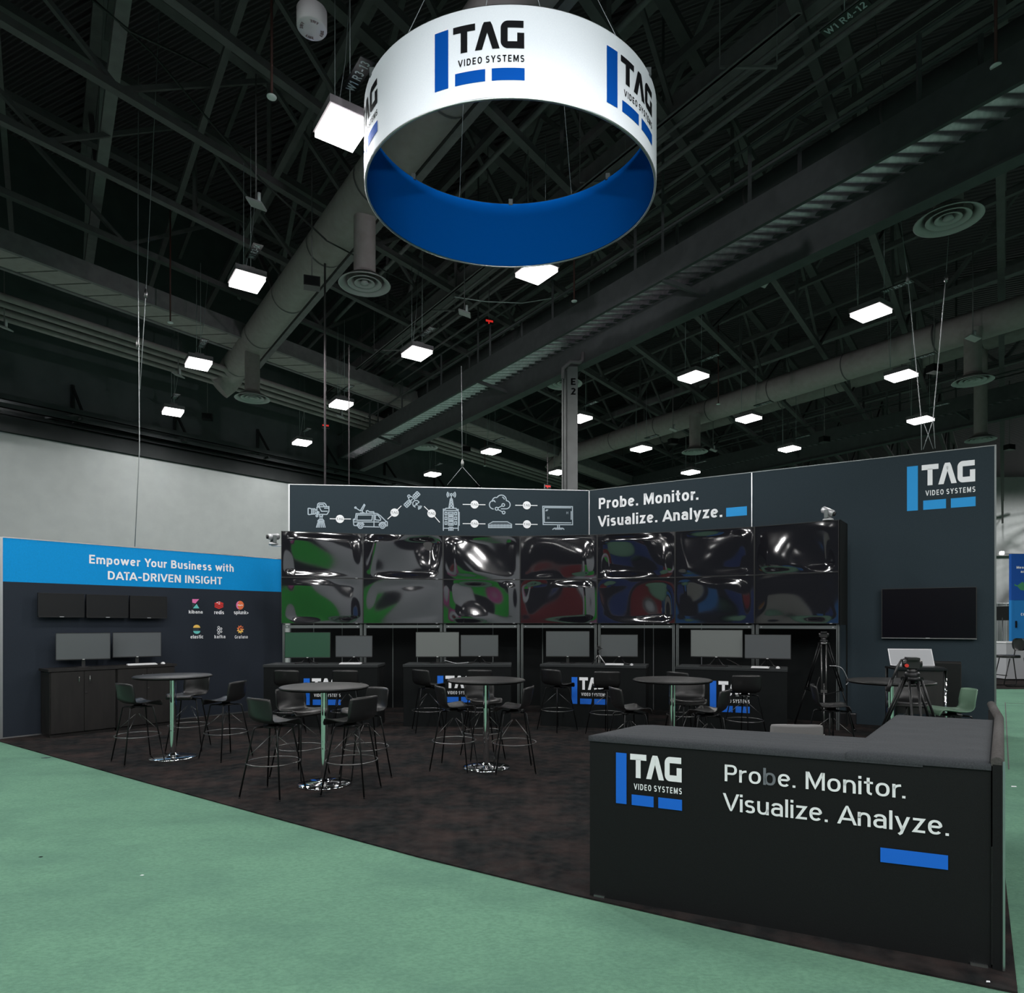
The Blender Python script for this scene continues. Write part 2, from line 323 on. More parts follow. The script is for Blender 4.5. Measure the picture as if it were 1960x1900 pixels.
def glyph(c, w):
    """returns advance width, list of (path, closed), clip range; cap height 1, x-height .74"""
    h = w / 2; x = 0.74; q = []
    def S(p, cl=False): q.append((p, cl))
    W = 0.56; clip = None
    arch = lambda x0, x1: [(x1, 0)] + [(x1, x - h - 0.27)] + ell((x0 + x1) / 2, x - h - 0.27, (x1 - x0) / 2, 0.27, 0, 180)
    if c == 'o': S(ell(.28, .37, .28 - h, .37 - h, 0, 350, 26), True)
    elif c == 'n': W = .52; S([(h, 0), (h, x)]); S(arch(h, W - h))
    elif c == 'm': W = .84; S([(h, 0), (h, x)]); S(arch(h, W / 2)); S(arch(W / 2, W - h))
    elif c == 'r': W = .34; S([(h, 0), (h, x)]); S(ell(.36, x - h - .26, .36 - h, .26, 180, 92, 8))
    elif c == 'u': W = .52; S([(W - h, 0), (W - h, x)]); S([(a, x - b) for a, b in [(h, 0)] + [(h, x - h - .27)] + ell(W / 2, x - h - .27, W / 2 - h, .27, 180, 0)])
    elif c in 'il1I':
        W = w; S([(h, 0), (h, x if c == 'i' else 1)])
        if c == 'i': S([(h, .86), (h, 1.01)])
        if c == '1': W = .3; q.clear(); S([(.3 - h, 0), (.3 - h, 1)]); S([(.3 - h, 1 - h), (.0, .80)])
    elif c == 't': W = .36; S([(.17, .95), (.17, .22)] + ell(.17 + .17, .22, .17, .22 - h, 180, 265, 8)); S([(0, x - h), (W, x - h)])
    elif c == 'f': W = .36; S([(.15, 0), (.15, .80)] + ell(.15 + .17, .78, .17, .22 - h, 180, 95, 8)); S([(0, x - h), (W, x - h)])
    elif c == 'e': W = .54; S([(h, .39), (W - h, .39)] + ell(W / 2, .37, W / 2 - h, .37 - h, 2, 318, 24))
    elif c == 'c': W = .5; S(ell(.28, .37, .28 - h, .37 - h, 48, 312, 20))
    elif c in 'bpd':
        S(ell(.30 if c != 'd' else .26, .37, .26 - h, .37 - h, 0, 350, 26), True)
        X = h if c != 'd' else W - h
        S([(X, 0 if c != 'p' else -.25), (X, 1 if c != 'p' else x)])
    elif c == 'a': W = .52; S([(W - h, 0), (W - h, .47)] + ell(W / 2, .47, W / 2 - h, x - h - .47, 0, 160, 12)); S([(W - h, .43), (.25, .43)] + ell(.25, .43 / 2 + h / 2, .25 - h, .43 / 2 - h / 2, 90, 270, 12) + [(W - h, h + .04)])
    elif c == 's': W = .46; S(ell(W / 2, .55, W / 2 - h, .74 - .55 - h, 30, 180, 10) + ell(W / 2, .55, W / 2 - h, .165, 180, 262, 6) + ell(W / 2, .20, W / 2 - h, .185, 82, 0, 6) + ell(W / 2, .20, W / 2 - h, .20 - h, 0, -155, 10))
    elif c == 'z': W = .48; S([(.02, x - h), (W - h * 1.2, x - h), (h * 1.2, h), (W, h)])
    elif c == 'y': W = .56; S([(h * .9, x + .1), (h * .9 + .0, x), (W / 2, .04)]); S([(W - h * .9, x + .0), (W - h * .9 - .135, .36), (W / 2 - .08, -.18), (W / 2 - .16, -.22)]); clip = (-.3, x); q[0] = ([(h * .9 - .04, x + .1), (W / 2 + .0, .02)], False); q[1] = ([(W - h * .9 + .04, x + .1), (W / 2 - .045, -.12), (W / 2 - .14, -.2)], False)
    elif c == 'v': W = .54; S([(.03, x + .1), (W / 2, 0), (W - .03, x + .1)]); clip = (0, x)
    elif c == 'w': W = .82; S([(.035, x + .1), (.23, .03), (W / 2, x - .03), (W - .23, .03), (W - .035, x + .1)]); clip = (0, x)
    elif c == 'k': W = .52; S([(h, 0), (h, 1)]); S([(W - .05, x + .08), (.12, .30)]); S([(.22, .40), (W - .03, -.08)]); clip = None; q[1] = ([(W - .09, x), (h, .28)], False); q[2] = ([(.24, .44), (W - .06, 0)], False)
    elif c == 'h': W = .52; S([(h, 0), (h, 1)]); S(arch(h, W - h))
    elif c == '.': W = w * 1.05; S([(W / 2, 0), (W / 2, w * 1.05)])
    elif c == '-': W = .36; S([(0, .40), (W, .40)])
    elif c == '>': W = .42; S([(.02, .62), (W - .04, .36), (.02, .10)])
    elif c == 'P': W = .58; S([(h, 0), (h, 1)]); S([(h, 1 - h), (.32, 1 - h)] + ell(.32, .70, W - h - .32, .30 - h, 90, -90, 12) + [(h, .40 + h)])
    elif c == 'R': W = .62; S([(h, 0), (h, 1)]); S([(h, 1 - h), (.33, 1 - h)] + ell(.33, .71, W - .03 - h - .33, .29 - h, 90, -90, 12) + [(h, .42 + h)]); S([(.34, .45), (W - h * .9, 0)])
    elif c == 'B': W = .62; S([(h, 0), (h, 1)]); S([(h, 1 - h), (.33, 1 - h)] + ell(.33, .75, W - .06 - h - .33, .25 - h, 90, -90, 10) + [(h, .5 + h)]); S([(h, .5), (.33, .5)] + ell(.33, .25 + h / 2, W - h - .33, .25 - h / 2, 90, -90, 10) + [(h, h)])
    elif c == 'D': W = .66; S([(h, h), (h, 1 - h), (.28, 1 - h)] + ell(.28, .5, W - h - .28, .5 - h, 90, -90, 16) , True)
    elif c == 'O': W = .68; S(ell(.34, .5, .34 - h, .5 - h, 0, 352, 30), True)
    elif c == 'C': W = .62; S(ell(.34, .5, .34 - h, .5 - h, 48, 312, 22))
    elif c == 'G': W = .66; S(ell(.34, .5, .34 - h, .5 - h, 50, 325, 22) + [(W - h, .46), (.38, .46)])
    elif c == 'S': W = .58; S(ell(W / 2, .73, W / 2 - h, .27 - h, 30, 180, 10) + ell(W / 2, .73, W / 2 - h, .215, 180, 262, 6) + ell(W / 2, .27, W / 2 - h, .245, 82, 0, 6) + ell(W / 2, .27, W / 2 - h, .27 - h, 0, -155, 10))
    elif c == 'E': W = .54; S([(h, 0), (h, 1)]); S([(h, 1 - h), (W, 1 - h)]); S([(h, .5), (W - .05, .5)]); S([(h, h), (W, h)])
    elif c == 'F': W = .52; S([(h, 0), (h, 1)]); S([(h, 1 - h), (W, 1 - h)]); S([(h, .48), (W - .06, .48)])
    elif c == 'H': W = .66; S([(h, 0), (h, 1)]); S([(W - h, 0), (W - h, 1)]); S([(h, .5), (W - h, .5)])
    elif c == 'T': W = .58; S([(0, 1 - h), (W, 1 - h)]); S([(W / 2, 0), (W / 2, 1)])
    elif c == 'N': W = .68; S([(h, 0), (h, 1)]); S([(W - h, 0), (W - h, 1)]); S([(h, 1.05), (W - h, -.05)]); clip = (0, 1)
    elif c == 'M': W = .82; S([(h, 0), (h, 1)]); S([(W - h, 0), (W - h, 1)]); S([(h, 1.08), (W / 2, .12), (W - h, 1.08)]); clip = (0, 1)
    elif c == 'A': W = .70; S([(h * .45 - .05, -.1), (W / 2, 1), (W - h * .45 + .05, -.1)]); S([(.16, .28), (W - .16, .28)]); clip = (0, 1)
    elif c == 'V': W = .66; S([(h * .45 - .05, 1.1), (W / 2, 0), (W - h * .45 + .05, 1.1)]); clip = (0, 1)
    elif c == 'Y': W = .64; S([(0, 1.1), (W / 2, .42), (W, 1.1)]); S([(W / 2, 0), (W / 2, .45)]); clip = (0, 1)
    elif c == 'W': W = .96; S([(h * .4 - .03, 1.1), (.26, .04), (W / 2, .94), (W - .26, .04), (W - h * .4 + .03, 1.1)]); clip = (0, 1)
    elif c == '2': W = .52; S(ell(.26, .73, .26 - h, .27 - h, 165, -30, 12) + [(h * 1.1, h), (W, h)])
    elif c == '3': W = .52; S(ell(.25, .74, .25 - h, .26 - h, 160, -80, 12)); S(ell(.25, .26 + h / 2, .26 - h, .26 - h / 2, 88, -160, 12))
    elif c == '4': W = .56; S([(.40, 0), (.40, 1), (.02, .26), (W, .26)])
    elif c == '5': W = .52; S([(W - .05, 1 - h), (.1, 1 - h), (.08, .55)] + ell(.25, .32, .26 - h, .32 - h, 120, -155, 14))
    elif c == '6': W = .54; S(ell(.27, .32, .27 - h, .32 - h, 0, 350, 20), True); S([(h * 1.05, .36), (.34, 1)])
    elif c == '7': W = .5; S([(0, 1 - h), (W - h, 1 - h), (.16, 0)])
    else: W = .30
    return W, q, clip

def text_polys(text, w=0.15, gap=0.12):
    """list per character of polygons; total width; cap height 1, baseline 0"""
    X = 0.0; out = []
    kern = {('A', 'V'): -.1, ('A', 'T'): -.1, ('T', 'A'): -.12, ('V', 'i'): -.02, ('Y', 'o'): -.1, ('r', '.'): -.06, ('A', 'n'): -.02}
    for i, ch in enumerate(text):
        W, q, clip = glyph(ch, w); polys = []
        if i and (text[i - 1], ch) in kern: X += kern[(text[i - 1], ch)]
        for p, cl in q:
            for quad in stroke_quads(p, w, cl, 0.3):
                if clip: quad = clip_y(quad, *clip)
                if quad: polys.append([(a + X, b) for a, b in quad])
        out.append(polys); X += W + (gap if ch != ' ' else 0.04)
    return out, X - gap

def put_text(mb, pl, text, p0, p1, cap, w=0.15, gap=0.12, d=0.004, m=0, special=None):
    """text with baseline from plane point p0 to p1 (a, b) and cap height in metres"""
    chars, W = text_polys(text, w, gap)
    ux, uy = (p1[0] - p0[0]) / W, (p1[1] - p0[1]) / W
    for i, polys in enumerate(chars):
        mm = special.get(i, m) if special else m
        for po in polys: mb.face([pl.pt(p0[0] + x * ux, p0[1] + x * uy + y * cap, d) for x, y in po], mm)

def logo_polys():
    """the sign's emblem in unit width, y up from 0 (bottom) to .626: (bars, letters)"""
    H = .626; bars, let = [], []
    def rect(x0, x1, y0, y1, out, n=6):
        for i in range(n):
            a, b = x0 + (x1 - x0) * i / n, x0 + (x1 - x0) * (i + 1) / n
            out.append([(a, H - y1), (b, H - y1), (b, H - y0), (a, H - y0)])
    rect(0, .165, 0, .626, bars, 4); rect(.245, .58, .497, .626, bars); rect(.65, 1.0, .497, .626, bars)
    rect(.222, .47, 0, .072, let, 5); rect(.309, .383, .06, .29, let, 2)
    for quad in stroke_quads([(.497, H - .32), (.601, H + .01), (.705, H - .32)], .074, maxseg=.06):
        c = clip_y(quad, H - .29, H)
        if c: let.append(c)
    g = [(.988, .036), (.86, .036)] + [(.82 - .038 * math.sin(t * math.pi / 16) , .076 - .04 * math.cos(t * math.pi / 16)) for t in range(0, 9)] + [(.782, .21)] + [(.822 - .04 * math.cos(t * math.pi / 16), .214 + .04 * math.sin(t * math.pi / 16)) for t in range(0, 9)] + [(.958, .254), (.958, .125)]
    for quad in stroke_quads([(a, H - b) for a, b in g], .074, maxseg=.05): let.append(quad)
    chars, W = text_polys('VIDEO SYSTEMS', .17, .26)
    for polys in chars:
        for po in polys: let.append([(.283 + x / W * .713, H - .433 + y * .073) for x, y in po])
    return bars, let

def put_logo(mb, pl, o, ex, ey, d=0.004):
    """o: plane coords of bottom-left; ex, ey: plane vectors for one unit of width / of height"""
    bars, let = logo_polys()
    for mm, polys in ((0, bars), (1, let)):
        for po in polys: mb.face([pl.pt(o[0] + x * ex[0] + y * ey[0], o[1] + x * ex[1] + y * ey[1], d) for x, y in po], mm)

def put_path(mb, pl, pts, w, closed=False, d=0.004, m=0):
    for quad in stroke_quads(pts, w, closed, 1.0): mb.face([pl.pt(a, b, d) for a, b in quad], m)

# ------------------------------------------------------------------ setting: floor, hall walls, roof
g = MB(); g.face([(-70, -30, -0.012), (75, -30, -0.012), (75, 75, -0.012), (-70, 75, -0.012)])
struct(g.build('floor', M['green_carpet']))
# seams between the rolls of green carpet
g = MB()
for a, b in ((fl(1924, 1343), fl(1931, 1470)), (fl(1926, 1344), fl(1990, 1347))):
    g.bar(a + Vector((0, 0, -.0105)), b + Vector((0, 0, -.0105)), 0.012, 0.004)
struct(g.build('trim_1', M['steel_dark']))
ROOF = 15.3
g = MB(); g.face([(-60, -30, ROOF), (75, -30, ROOF), (75, 70, ROOF), (-60, 70, ROOF)])
struct(g.build('ceiling', M['roof']))
VX = Vector((80 - CX, F, 0)).normalized()        # direction of the long catwalks
VY = Vector((1920 - CX, F, 0)).normalized()      # direction of the roof beams
WL0 = Vector((-14.1, 18.55, 0)); WLd = Vector((5.7, 6.95, 0)).normalized(); WLn = Vector((WLd.y, -WLd.x, 0))
def wl(t, off=0.0, z=0.0): return WL0 + WLd * t + WLn * off + Vector((0, 0, z))
g = MB()
for (z0, z1, mm) in ((-.012, 7.0, 0), (7.0, ROOF, 1)):
    g.face([wl(-40, 0, z0), wl(56, 0, z0), wl(56, 0, z1), wl(-40, 0, z1)], mm)
struct(g.build('wall_left', [M['hall_white'], M['hall_dark']]))
g = MB(); e = wl(56)
g.face([(e.x - 3, 63, -.012), (75, 63, -.012), (75, 63, ROOF), (e.x - 3, 63, ROOF)])
struct(g.build('wall_back', M['hall_white']))
g = MB(); g.box(20, 75, 62.6, 62.95, 7.9, 8.15); struct(g.build('trim_2', M['column_paint']))
g = MB(); g.bar(wl(-40, .06, 7.38), wl(56, .06, 7.38), .10, .74); struct(g.build('shade_trim', M['shade_black']))  # black strip added to keep the lamp-lit wall looking shaded

# ------------------------------------------------------------------ booth plan
C_L0 = Vector((-7.70, 10.19, 0)); C_L1 = Vector((-4.68, 13.80, 0))     # blue-banner wall
C_D0 = Vector((-4.51, 13.68, 0)); C_D1 = Vector((1.633, 14.33, 0))     # diagonal wall
C_R1 = Vector((7.63, 10.66, 0))                                        # end of the long slate wall
# dark carpet
edge = [fl(-140, 1379), fl(0, 1418), fl(260, 1491), fl(500, 1557), fl(800, 1638), fl(1100, 1711), fl(1400, 1780), fl(1700, 1847), fl(1948, 1898), fl(1916, 1603), fl(1912, 1472), fl(1921, 1383)]
g = MB(); g.prism([(p.x, p.y) for p in edge] + [(6.0, 15.5), (-3.5, 16.5), (-9.2, 12.3)], -0.011, 0.0)
tag(g.build('booth_carpet', M['booth_carpet']), 'mottled dark grey carpet covering the whole booth floor', 'carpet')

# ---- blue-banner wall
pl = Plane(C_L0, C_L1 - C_L0); Lw = (C_L1 - C_L0).length; TOPL = 3.04
wall = thing('banner_wall', 'dark booth wall with a bright blue banner band reading Empower Your Business', 'display wall', C_L0)
def rel(parent, mb):   # bake world coordinates into the parent's local frame
    inv = (Matrix.Translation(parent.location) @ Matrix.Rotation(parent.rotation_euler.z, 4, 'Z')).inverted()
    mb.v = [tuple(inv @ Vector(p)) for p in mb.v]; return mb
def slab(pl, a0, a1, b0, b1, thick, front=0.0, m=0, mb=None):
    mb = mb or MB()
    p = [pl.pt(a0, b0, front), pl.pt(a1, b0, front), pl.pt(a1, b0, front - thick), pl.pt(a0, b0, front - thick)]
    q = [pl.pt(a0, b1, front), pl.pt(a1, b1, front), pl.pt(a1, b1, front - thick), pl.pt(a0, b1, front - thick)]
    mb.hexa(p + q, m); return mb
band0 = pl.hit(5, 1112.5)[1]
rel(wall, slab(pl, 0, Lw, .02, band0, .08)).build('lower_panel', M['left_slate'], wall)
rel(wall, slab(pl, 0, Lw, band0, TOPL, .08)).build('banner_band', M['blue_band'], wall)
g = slab(pl, -.035, 0, 0, TOPL + .01, .1, .005); slab(pl, 0, Lw, TOPL, TOPL + .015, .1, .005, mb=g); slab(pl, 0, Lw, 0, .018, .1, .006, mb=g)
rel(wall, g).build('frame', M['alu'], wall)
g = MB()
for t, x0, y0, x1, y1, top in (('Empower Your Business with', 170.6, 1078, 447, 1094.3, 1061.2), ('DATA-DRIVEN INSIGHT', 206.3, 1108.6, 425, 1118.8, 1092.6)):
    a, b = pl.hit(x0, y0), pl.hit(x1, y1); cap = pl.hit(x0, top)[1] - a[1]
    put_text(g, pl, t, a, (b[0], a[1] * .5 + b[1] * .5 if abs(b[1] - a[1]) < .05 else b[1]), cap, .17, .13)
rel(wall, g).build('lettering', M['print_white'], wall)
# six small emblems with words
mats6 = [M['print_white'], M['p_pink'], M['p_teal'], M['p_red'], M['p_orange'], M['p_yellow'], M['p_dim'], M['p_amber'], M['left_slate']]
zx = lambda x, y: pl.hit(340 + x / 8.909, 1130 + y / 8.909)
def poly6(g, pts, m, d=.004): g.face([pl.pt(*zx(*p), d) for p in pts], m)
def disc6(g, cx, cy, rx, ry, m, d=.004, a0=0, a1=360, n=28):
    pts = [(cx + rx * math.cos(math.radians(a0 + (a1 - a0) * i / n)), cy + ry * math.sin(math.radians(a0 + (a1 - a0) * i / n))) for i in range(n if a1 - a0 == 360 else n + 1)]
    poly6(g, pts, m, d)
def word6(g, t, x0, x1, base, top, w=.17):
    a, b = zx(x0, base), zx(x1, base + 3); cap = zx(x0, top)[1] - a[1]
    put_text(g, pl, t, a, (b[0], a[1]), cap, w, .11)
def emblem(words, draw):
    g = MB(); draw(g); word6(g, *words); rel(wall, g).build('emblem', mats6, wall)
emblem(('kibana', 188, 425, 390, 333), lambda g: (poly6(g, [(248, 145), (365, 145), (302, 220), (248, 205)], 1), poly6(g, [(248, 212), (300, 226), (252, 292)], 6), poly6(g, [(322, 228), (368, 303), (258, 303)], 2)))
def d_redis(g):
    for k, (y, mm) in enumerate(((268, 3), (240, 3), (212, 3))):
        poly6(g, [(628, y), (702, y - 30), (778, y), (778, y + 16), (702, y + 47), (628, y + 16)], mm, .003 + .001 * k)
        put_path(g, pl, [zx(628, y + 18), zx(702, y + 49), zx(778, y + 18)], .006, d=.0045 + .001 * k, m=8)
    disc6(g, 672, 206, 16, 7, 0, .008); disc6(g, 706, 226, 15, 7, 0, .008); poly6(g, [(692, 196), (722, 190), (714, 205)], 0, .008)
emblem(('redis', 622, 788, 402, 338), d_redis)
def d_splunk(g):
    disc6(g, 1062, 250, 66, 75, 4); poly6(g, [(1062 + 66 * math.cos(a), 250 + 75 * math.sin(a)) for a in [math.radians(110 + 7 * i) for i in range(21)]], 1, .005); disc6(g, 1072, 250, 54, 66, 4, .006)
    put_path(g, pl, [zx(1018, 250), zx(1040, 244), zx(1060, 256), zx(1085, 246), zx(1110, 252)], .014, d=.007, m=0)
emblem(('splunk>', 958, 1205, 402, 338, .16), d_splunk)
emblem(('elastic', 218, 437, 818, 757), lambda g: (disc6(g, 323, 634, 60, 51, 5, .004, 180, 360), poly6(g, [(262, 645), (356, 645), (362, 663), (356, 681), (262, 681)], 6), disc6(g, 325, 688, 60, 49, 2, .004, 0, 180)))
def d_kafka(g):
    c = [(697, 627, 17), (740, 650, 15), (692, 675, 20), (740, 700, 15), (697, 726, 17)]
    for x, y, r in c: put_path(g, pl, [zx(x + r * math.cos(i * .35), y + r * math.sin(i * .35)) for i in range(18)], .010, True)
    for i in (0, 1, 3, 4): put_path(g, pl, [zx(c[2][0] + (c[i][0] - c[2][0]) * .45, c[2][1] + (c[i][1] - c[2][1]) * .45), zx(c[2][0] + (c[i][0] - c[2][0]) * .65, c[2][1] + (c[i][1] - c[2][1]) * .65)], .010)
emblem(('kafka', 625, 812, 815, 757), d_kafka)
def d_graf(g):
    pts = []
    for i in range(72):
        a = i * 2 * math.pi / 72; r = 55 + 11 * math.cos(9 * a); pts.append((1068 + r * .93 * math.cos(a), 662 + r * 1.12 * math.sin(a)))
    for i in range(72): poly6(g, [(1068, 662), pts[i], pts[(i + 1) % 72]], 4 if pts[i][1] < 650 else (7 if pts[i][1] < 690 else 5))
    put_path(g, pl, [zx(1072 + (8 + 2.1 * i) * math.cos(.32 * i + 1), 664 + (8 + 2.1 * i) * math.sin(.32 * i + 1)) for i in range(16)], .017, d=.006, m=8)
emblem(('Grafana', 972, 1193, 818, 763, .14), d_graf)
PL_L = pl

# ---- diagonal wall with the icon strip
pl = Plane(C_D0, C_D1 - C_D0); Lw = (C_D1 - C_D0).length; TOPD = 4.55; PL_D = pl
wall = thing('icon_wall', 'slate booth wall with a strip of white broadcast icons behind the wall of screens', 'display wall', C_D0)
rel(wall, slab(pl, 0, Lw, 2.9, TOPD, .1)).build('upper_panel', M['slate'], wall)
rel(wall, slab(pl, 0, Lw, 0.0, 2.9, .1)).build('lower_panel', M['black_cloth'], wall)
g = slab(pl, -.03, 0, 0, TOPD, .12, .006); slab(pl, -.03, Lw, TOPD, TOPD + .015, .12, .006, mb=g)
rel(wall, g).build('frame', M['alu'], wall)
g = MB()
for px in (556, 600.5, 655, 752, 799, 943.5, 1038.5): a, _ = pl.hit(px, 1230); slab(pl, a - .008, a + .008, 0, 2.9, .004, .005, mb=g)
rel(wall, g).build('seam', M['alu_dark'], wall)
zA = lambda x, y: pl.hit(560 + x / 6.533, 925 + y / 6.533)
zB = lambda x, y: pl.hit(820 + x / 6.125, 925 + y / 6.125)
LW = .020
def ic(g, z, pts, closed=False, w=LW): put_path(g, pl, [z(*p) for p in pts], w, closed)
def circ(g, z, cx, cy, r, w=LW, a0=0, a1=360, n=22, ry=None):
    full = a1 - a0 == 360
    ic(g, z, [(cx + r * math.cos(math.radians(a0 + (a1 - a0) * i / n)), cy + (ry or r) * math.sin(math.radians(a0 + (a1 - a0) * i / n))) for i in range(n if full else n + 1)], full, w)
def icon(draw): g = MB(); draw(g); rel(wall, g).build('icon', M['print_line'], wall)
def d_cam(g):
    ic(g, zA, [(195, 315), (205, 310), (240, 318), (280, 318), (283, 382), (240, 385), (205, 390), (195, 385)], True); ic(g, zA, [(240, 318), (240, 385)]); ic(g, zA, [(260, 318), (260, 385)])
    ic(g, zA, [(285, 330), (305, 330)]); ic(g, zA, [(285, 372), (305, 372)])
    ic(g, zA, [(305, 385), (305, 300), (340, 292), (455, 290), (455, 350), (430, 388)], True)
    ic(g, zA, [(310, 298), (315, 258), (330, 246), (398, 246), (415, 262), (425, 285)]); ic(g, zA, [(328, 290), (334, 266), (385, 266), (400, 288)])
    ic(g, zA, [(335, 300), (362, 348), (440, 348)]); ic(g, zA, [(395, 310), (455, 310)]); circ(g, zA, 322, 362, 9); circ(g, zA, 305, 405, 12)
    ic(g, zA, [(340, 390), (340, 410), (375, 410), (375, 390)]); ic(g, zA, [(345, 412), (345, 448)]); ic(g, zA, [(368, 412), (368, 448)])
    ic(g, zA, [(318, 468), (330, 452), (382, 452), (392, 468)], True)
    for x0, x1 in ((325, 298), (338, 318), (350, 340), (362, 365), (374, 388), (388, 408)): ic(g, zA, [(x0, 468), (x1, 552)])
def d_van(g):
    ic(g, zA, [(765, 520), (760, 450), (785, 440), (795, 378), (1020, 372), (1060, 378), (1100, 405), (1160, 465), (1185, 482), (1185, 530), (1150, 535)])
    ic(g, zA, [(765, 525), (815, 530)]); ic(g, zA, [(890, 540), (1085, 545)])
    ic(g, zA, [(810, 395), (1000, 395), (992, 460), (803, 460)], True); ic(g, zA, [(762, 482), (1085, 482)]); ic(g, zA, [(1018, 372), (1018, 542)])
    ic(g, zA, [(1035, 395), (1065, 395), (1102, 440), (1100, 462), (1035, 455)], True)
    for cx in (850, 1125): circ(g, zA, cx, 530, 32); circ(g, zA, cx, 530, 14); circ(g, zA, cx, 528, 44, LW, 180, 350)
    ic(g, zA, [(848, 340), (895, 262), (905, 272), (870, 345)], True); circ(g, zA, 787, 303, 9); ic(g, zA, [(795, 310), (850, 345)]); ic(g, zA, [(870, 345), (885, 368)]); ic(g, zA, [(845, 368), (900, 368)])
    ic(g, zA, [(925, 370), (922, 345), (940, 340), (962, 355), (1015, 355), (1020, 372)]); ic(g, zA, [(762, 455), (790, 455)]); ic(g, zA, [(1150, 490), (1170, 478)])
def d_sat(g):
    for ox, oy in ((1550, 145), (1437, 257)):
        R = lambda a, b: (ox + (a - b) * .707, oy - (a + b) * .707)
        for k in range(4): ic(g, zA, [R(-38 + k * 25, -26), R(-38 + k * 25, 26)])
        for k in range(3): ic(g, zA, [R(-38, -26 + k * 26), R(37, -26 + k * 26)])
    circ(g, zA, 1455, 160, 15); ic(g, zA, [(1470, 165), (1490, 165), (1530, 205)]); ic(g, zA, [(1448, 178), (1455, 200), (1490, 240)]); ic(g, zA, [(1475, 220), (1500, 195)])
    circ(g, zA, 1545, 255, 42, LW, 100, 330); ic(g, zA, [(1518, 285), (1585, 232)]); ic(g, zA, [(1540, 240), (1560, 275)]); ic(g, zA, [(1570, 280), (1578, 290)])
    circ(g, zA, 1560, 270, 38, LW, 10, 80, 8); circ(g, zA, 1560, 270, 54, LW, 10, 80, 8)
def d_tower(g):
    circ(g, zB, 268, 132, 12)
    for r in (32, 50): circ(g, zB, 268, 132, r, LW, -40, 40, 8); circ(g, zB, 268, 132, r, LW, 140, 220, 8)
    ic(g, zB, [(268, 145), (268, 175)]); ic(g, zB, [(255, 180), (280, 180)]); ic(g, zB, [(257, 180), (240, 288)]); ic(g, zB, [(279, 180), (296, 288)])
    for y0, y1, a, b in ((185, 212, 255, 284), (212, 248, 250, 288), (248, 288, 243, 293)): ic(g, zB, [(a, y1), (280 - (1 - (y0 - 180) / 108) * 2, y0)]); ic(g, zB, [(b, y1), (256, y0)])
    ic(g, zB, [(175, 555), (175, 302), (200, 302), (205, 292), (325, 292), (330, 305), (350, 305), (350, 555)]); ic(g, zB, [(178, 318), (350, 318)]); ic(g, zB, [(178, 525), (238, 525)]); ic(g, zB, [(290, 525), (350, 525)])
    for y in (338, 393, 448):
        for x in (195, 309): ic(g, zB, [(x, y), (x + 22, y), (x + 22, y + 32), (x, y + 32)], True)
        ic(g, zB, [(236, y), (291, y), (291, y + 42), (236, y + 42)], True); ic(g, zB, [(236, y + 20), (291, y + 20)]); ic(g, zB, [(254, y + 25), (254, y + 42)]); ic(g, zB, [(273, y + 25), (273, y + 42)])
    for x in (240, 256, 272, 288): ic(g, zB, [(x, 515), (x, 555)])
    ic(g, zB, [(240, 513), (288, 513)]); ic(g, zB, [(362, 335), (362, 495)])
    for k in range(11): ic(g, zB, [(352, 338 + k * 15), (366, 338 + k * 15)], w=.012)
def d_cloud(g):
    circ(g, zB, 765, 250, 50, LW, 90, 285, 16); circ(g, zB, 790, 205, 40, LW, 165, 290, 10); circ(g, zB, 855, 195, 58, LW, 210, 370, 16); circ(g, zB, 910, 250, 48, LW, -85, 90, 16)
    ic(g, zB, [(910, 298), (850, 298)]); circ(g, zB, 855, 195, 36, LW, 285, 350, 8); circ(g, zB, 765, 232, 24, LW, 270, 330, 6)
    circ(g, zB, 800, 297, 17); circ(g, zB, 877, 253, 16); circ(g, zB, 882, 341, 16); ic(g, zB, [(815, 288), (864, 262)]); ic(g, zB, [(815, 306), (868, 333)])
def d_rack(g):
    ic(g, zB, [(705, 475), (755, 450), (925, 450), (975, 475)], True); ic(g, zB, [(705, 475), (705, 518), (975, 518), (975, 475)]); ic(g, zB, [(705, 497), (975, 497)])
    for k in range(15): ic(g, zB, [(722 + k * 17, 478), (722 + k * 17, 516)], w=.014)
def d_tv(g):
    ic(g, zB, [(1340, 268), (1688, 272), (1690, 485), (1345, 482)], True); ic(g, zB, [(1356, 283), (1674, 286)]); ic(g, zB, [(1356, 283), (1358, 458), (1675, 462)]); ic(g, zB, [(1674, 325), (1674, 425)])
    ic(g, zB, [(1515, 485), (1515, 520)]); ic(g, zB, [(1535, 485), (1535, 520)]); ic(g, zB, [(1455, 542), (1475, 525), (1575, 525), (1592, 542)]); ic(g, zB, [(1480, 538), (1570, 538)], w=.014)
    for x, y in ((1405, 404), (1628, 345)):
        for a in (45, 135, 225, 315): ic(g, zB, [(x + 6 * math.cos(math.radians(a)), y + 6 * math.sin(math.radians(a))), (x + 15 * math.cos(math.radians(a)), y + 15 * math.sin(math.radians(a)))], w=.012)
    ic(g, zB, [(1373, 325), (1390, 303)], w=.014); ic(g, zB, [(1385, 325), (1402, 306)], w=.014)
for d in (d_cam, d_van, d_sat, d_tower, d_cloud, d_rack, d_tv): icon(d)
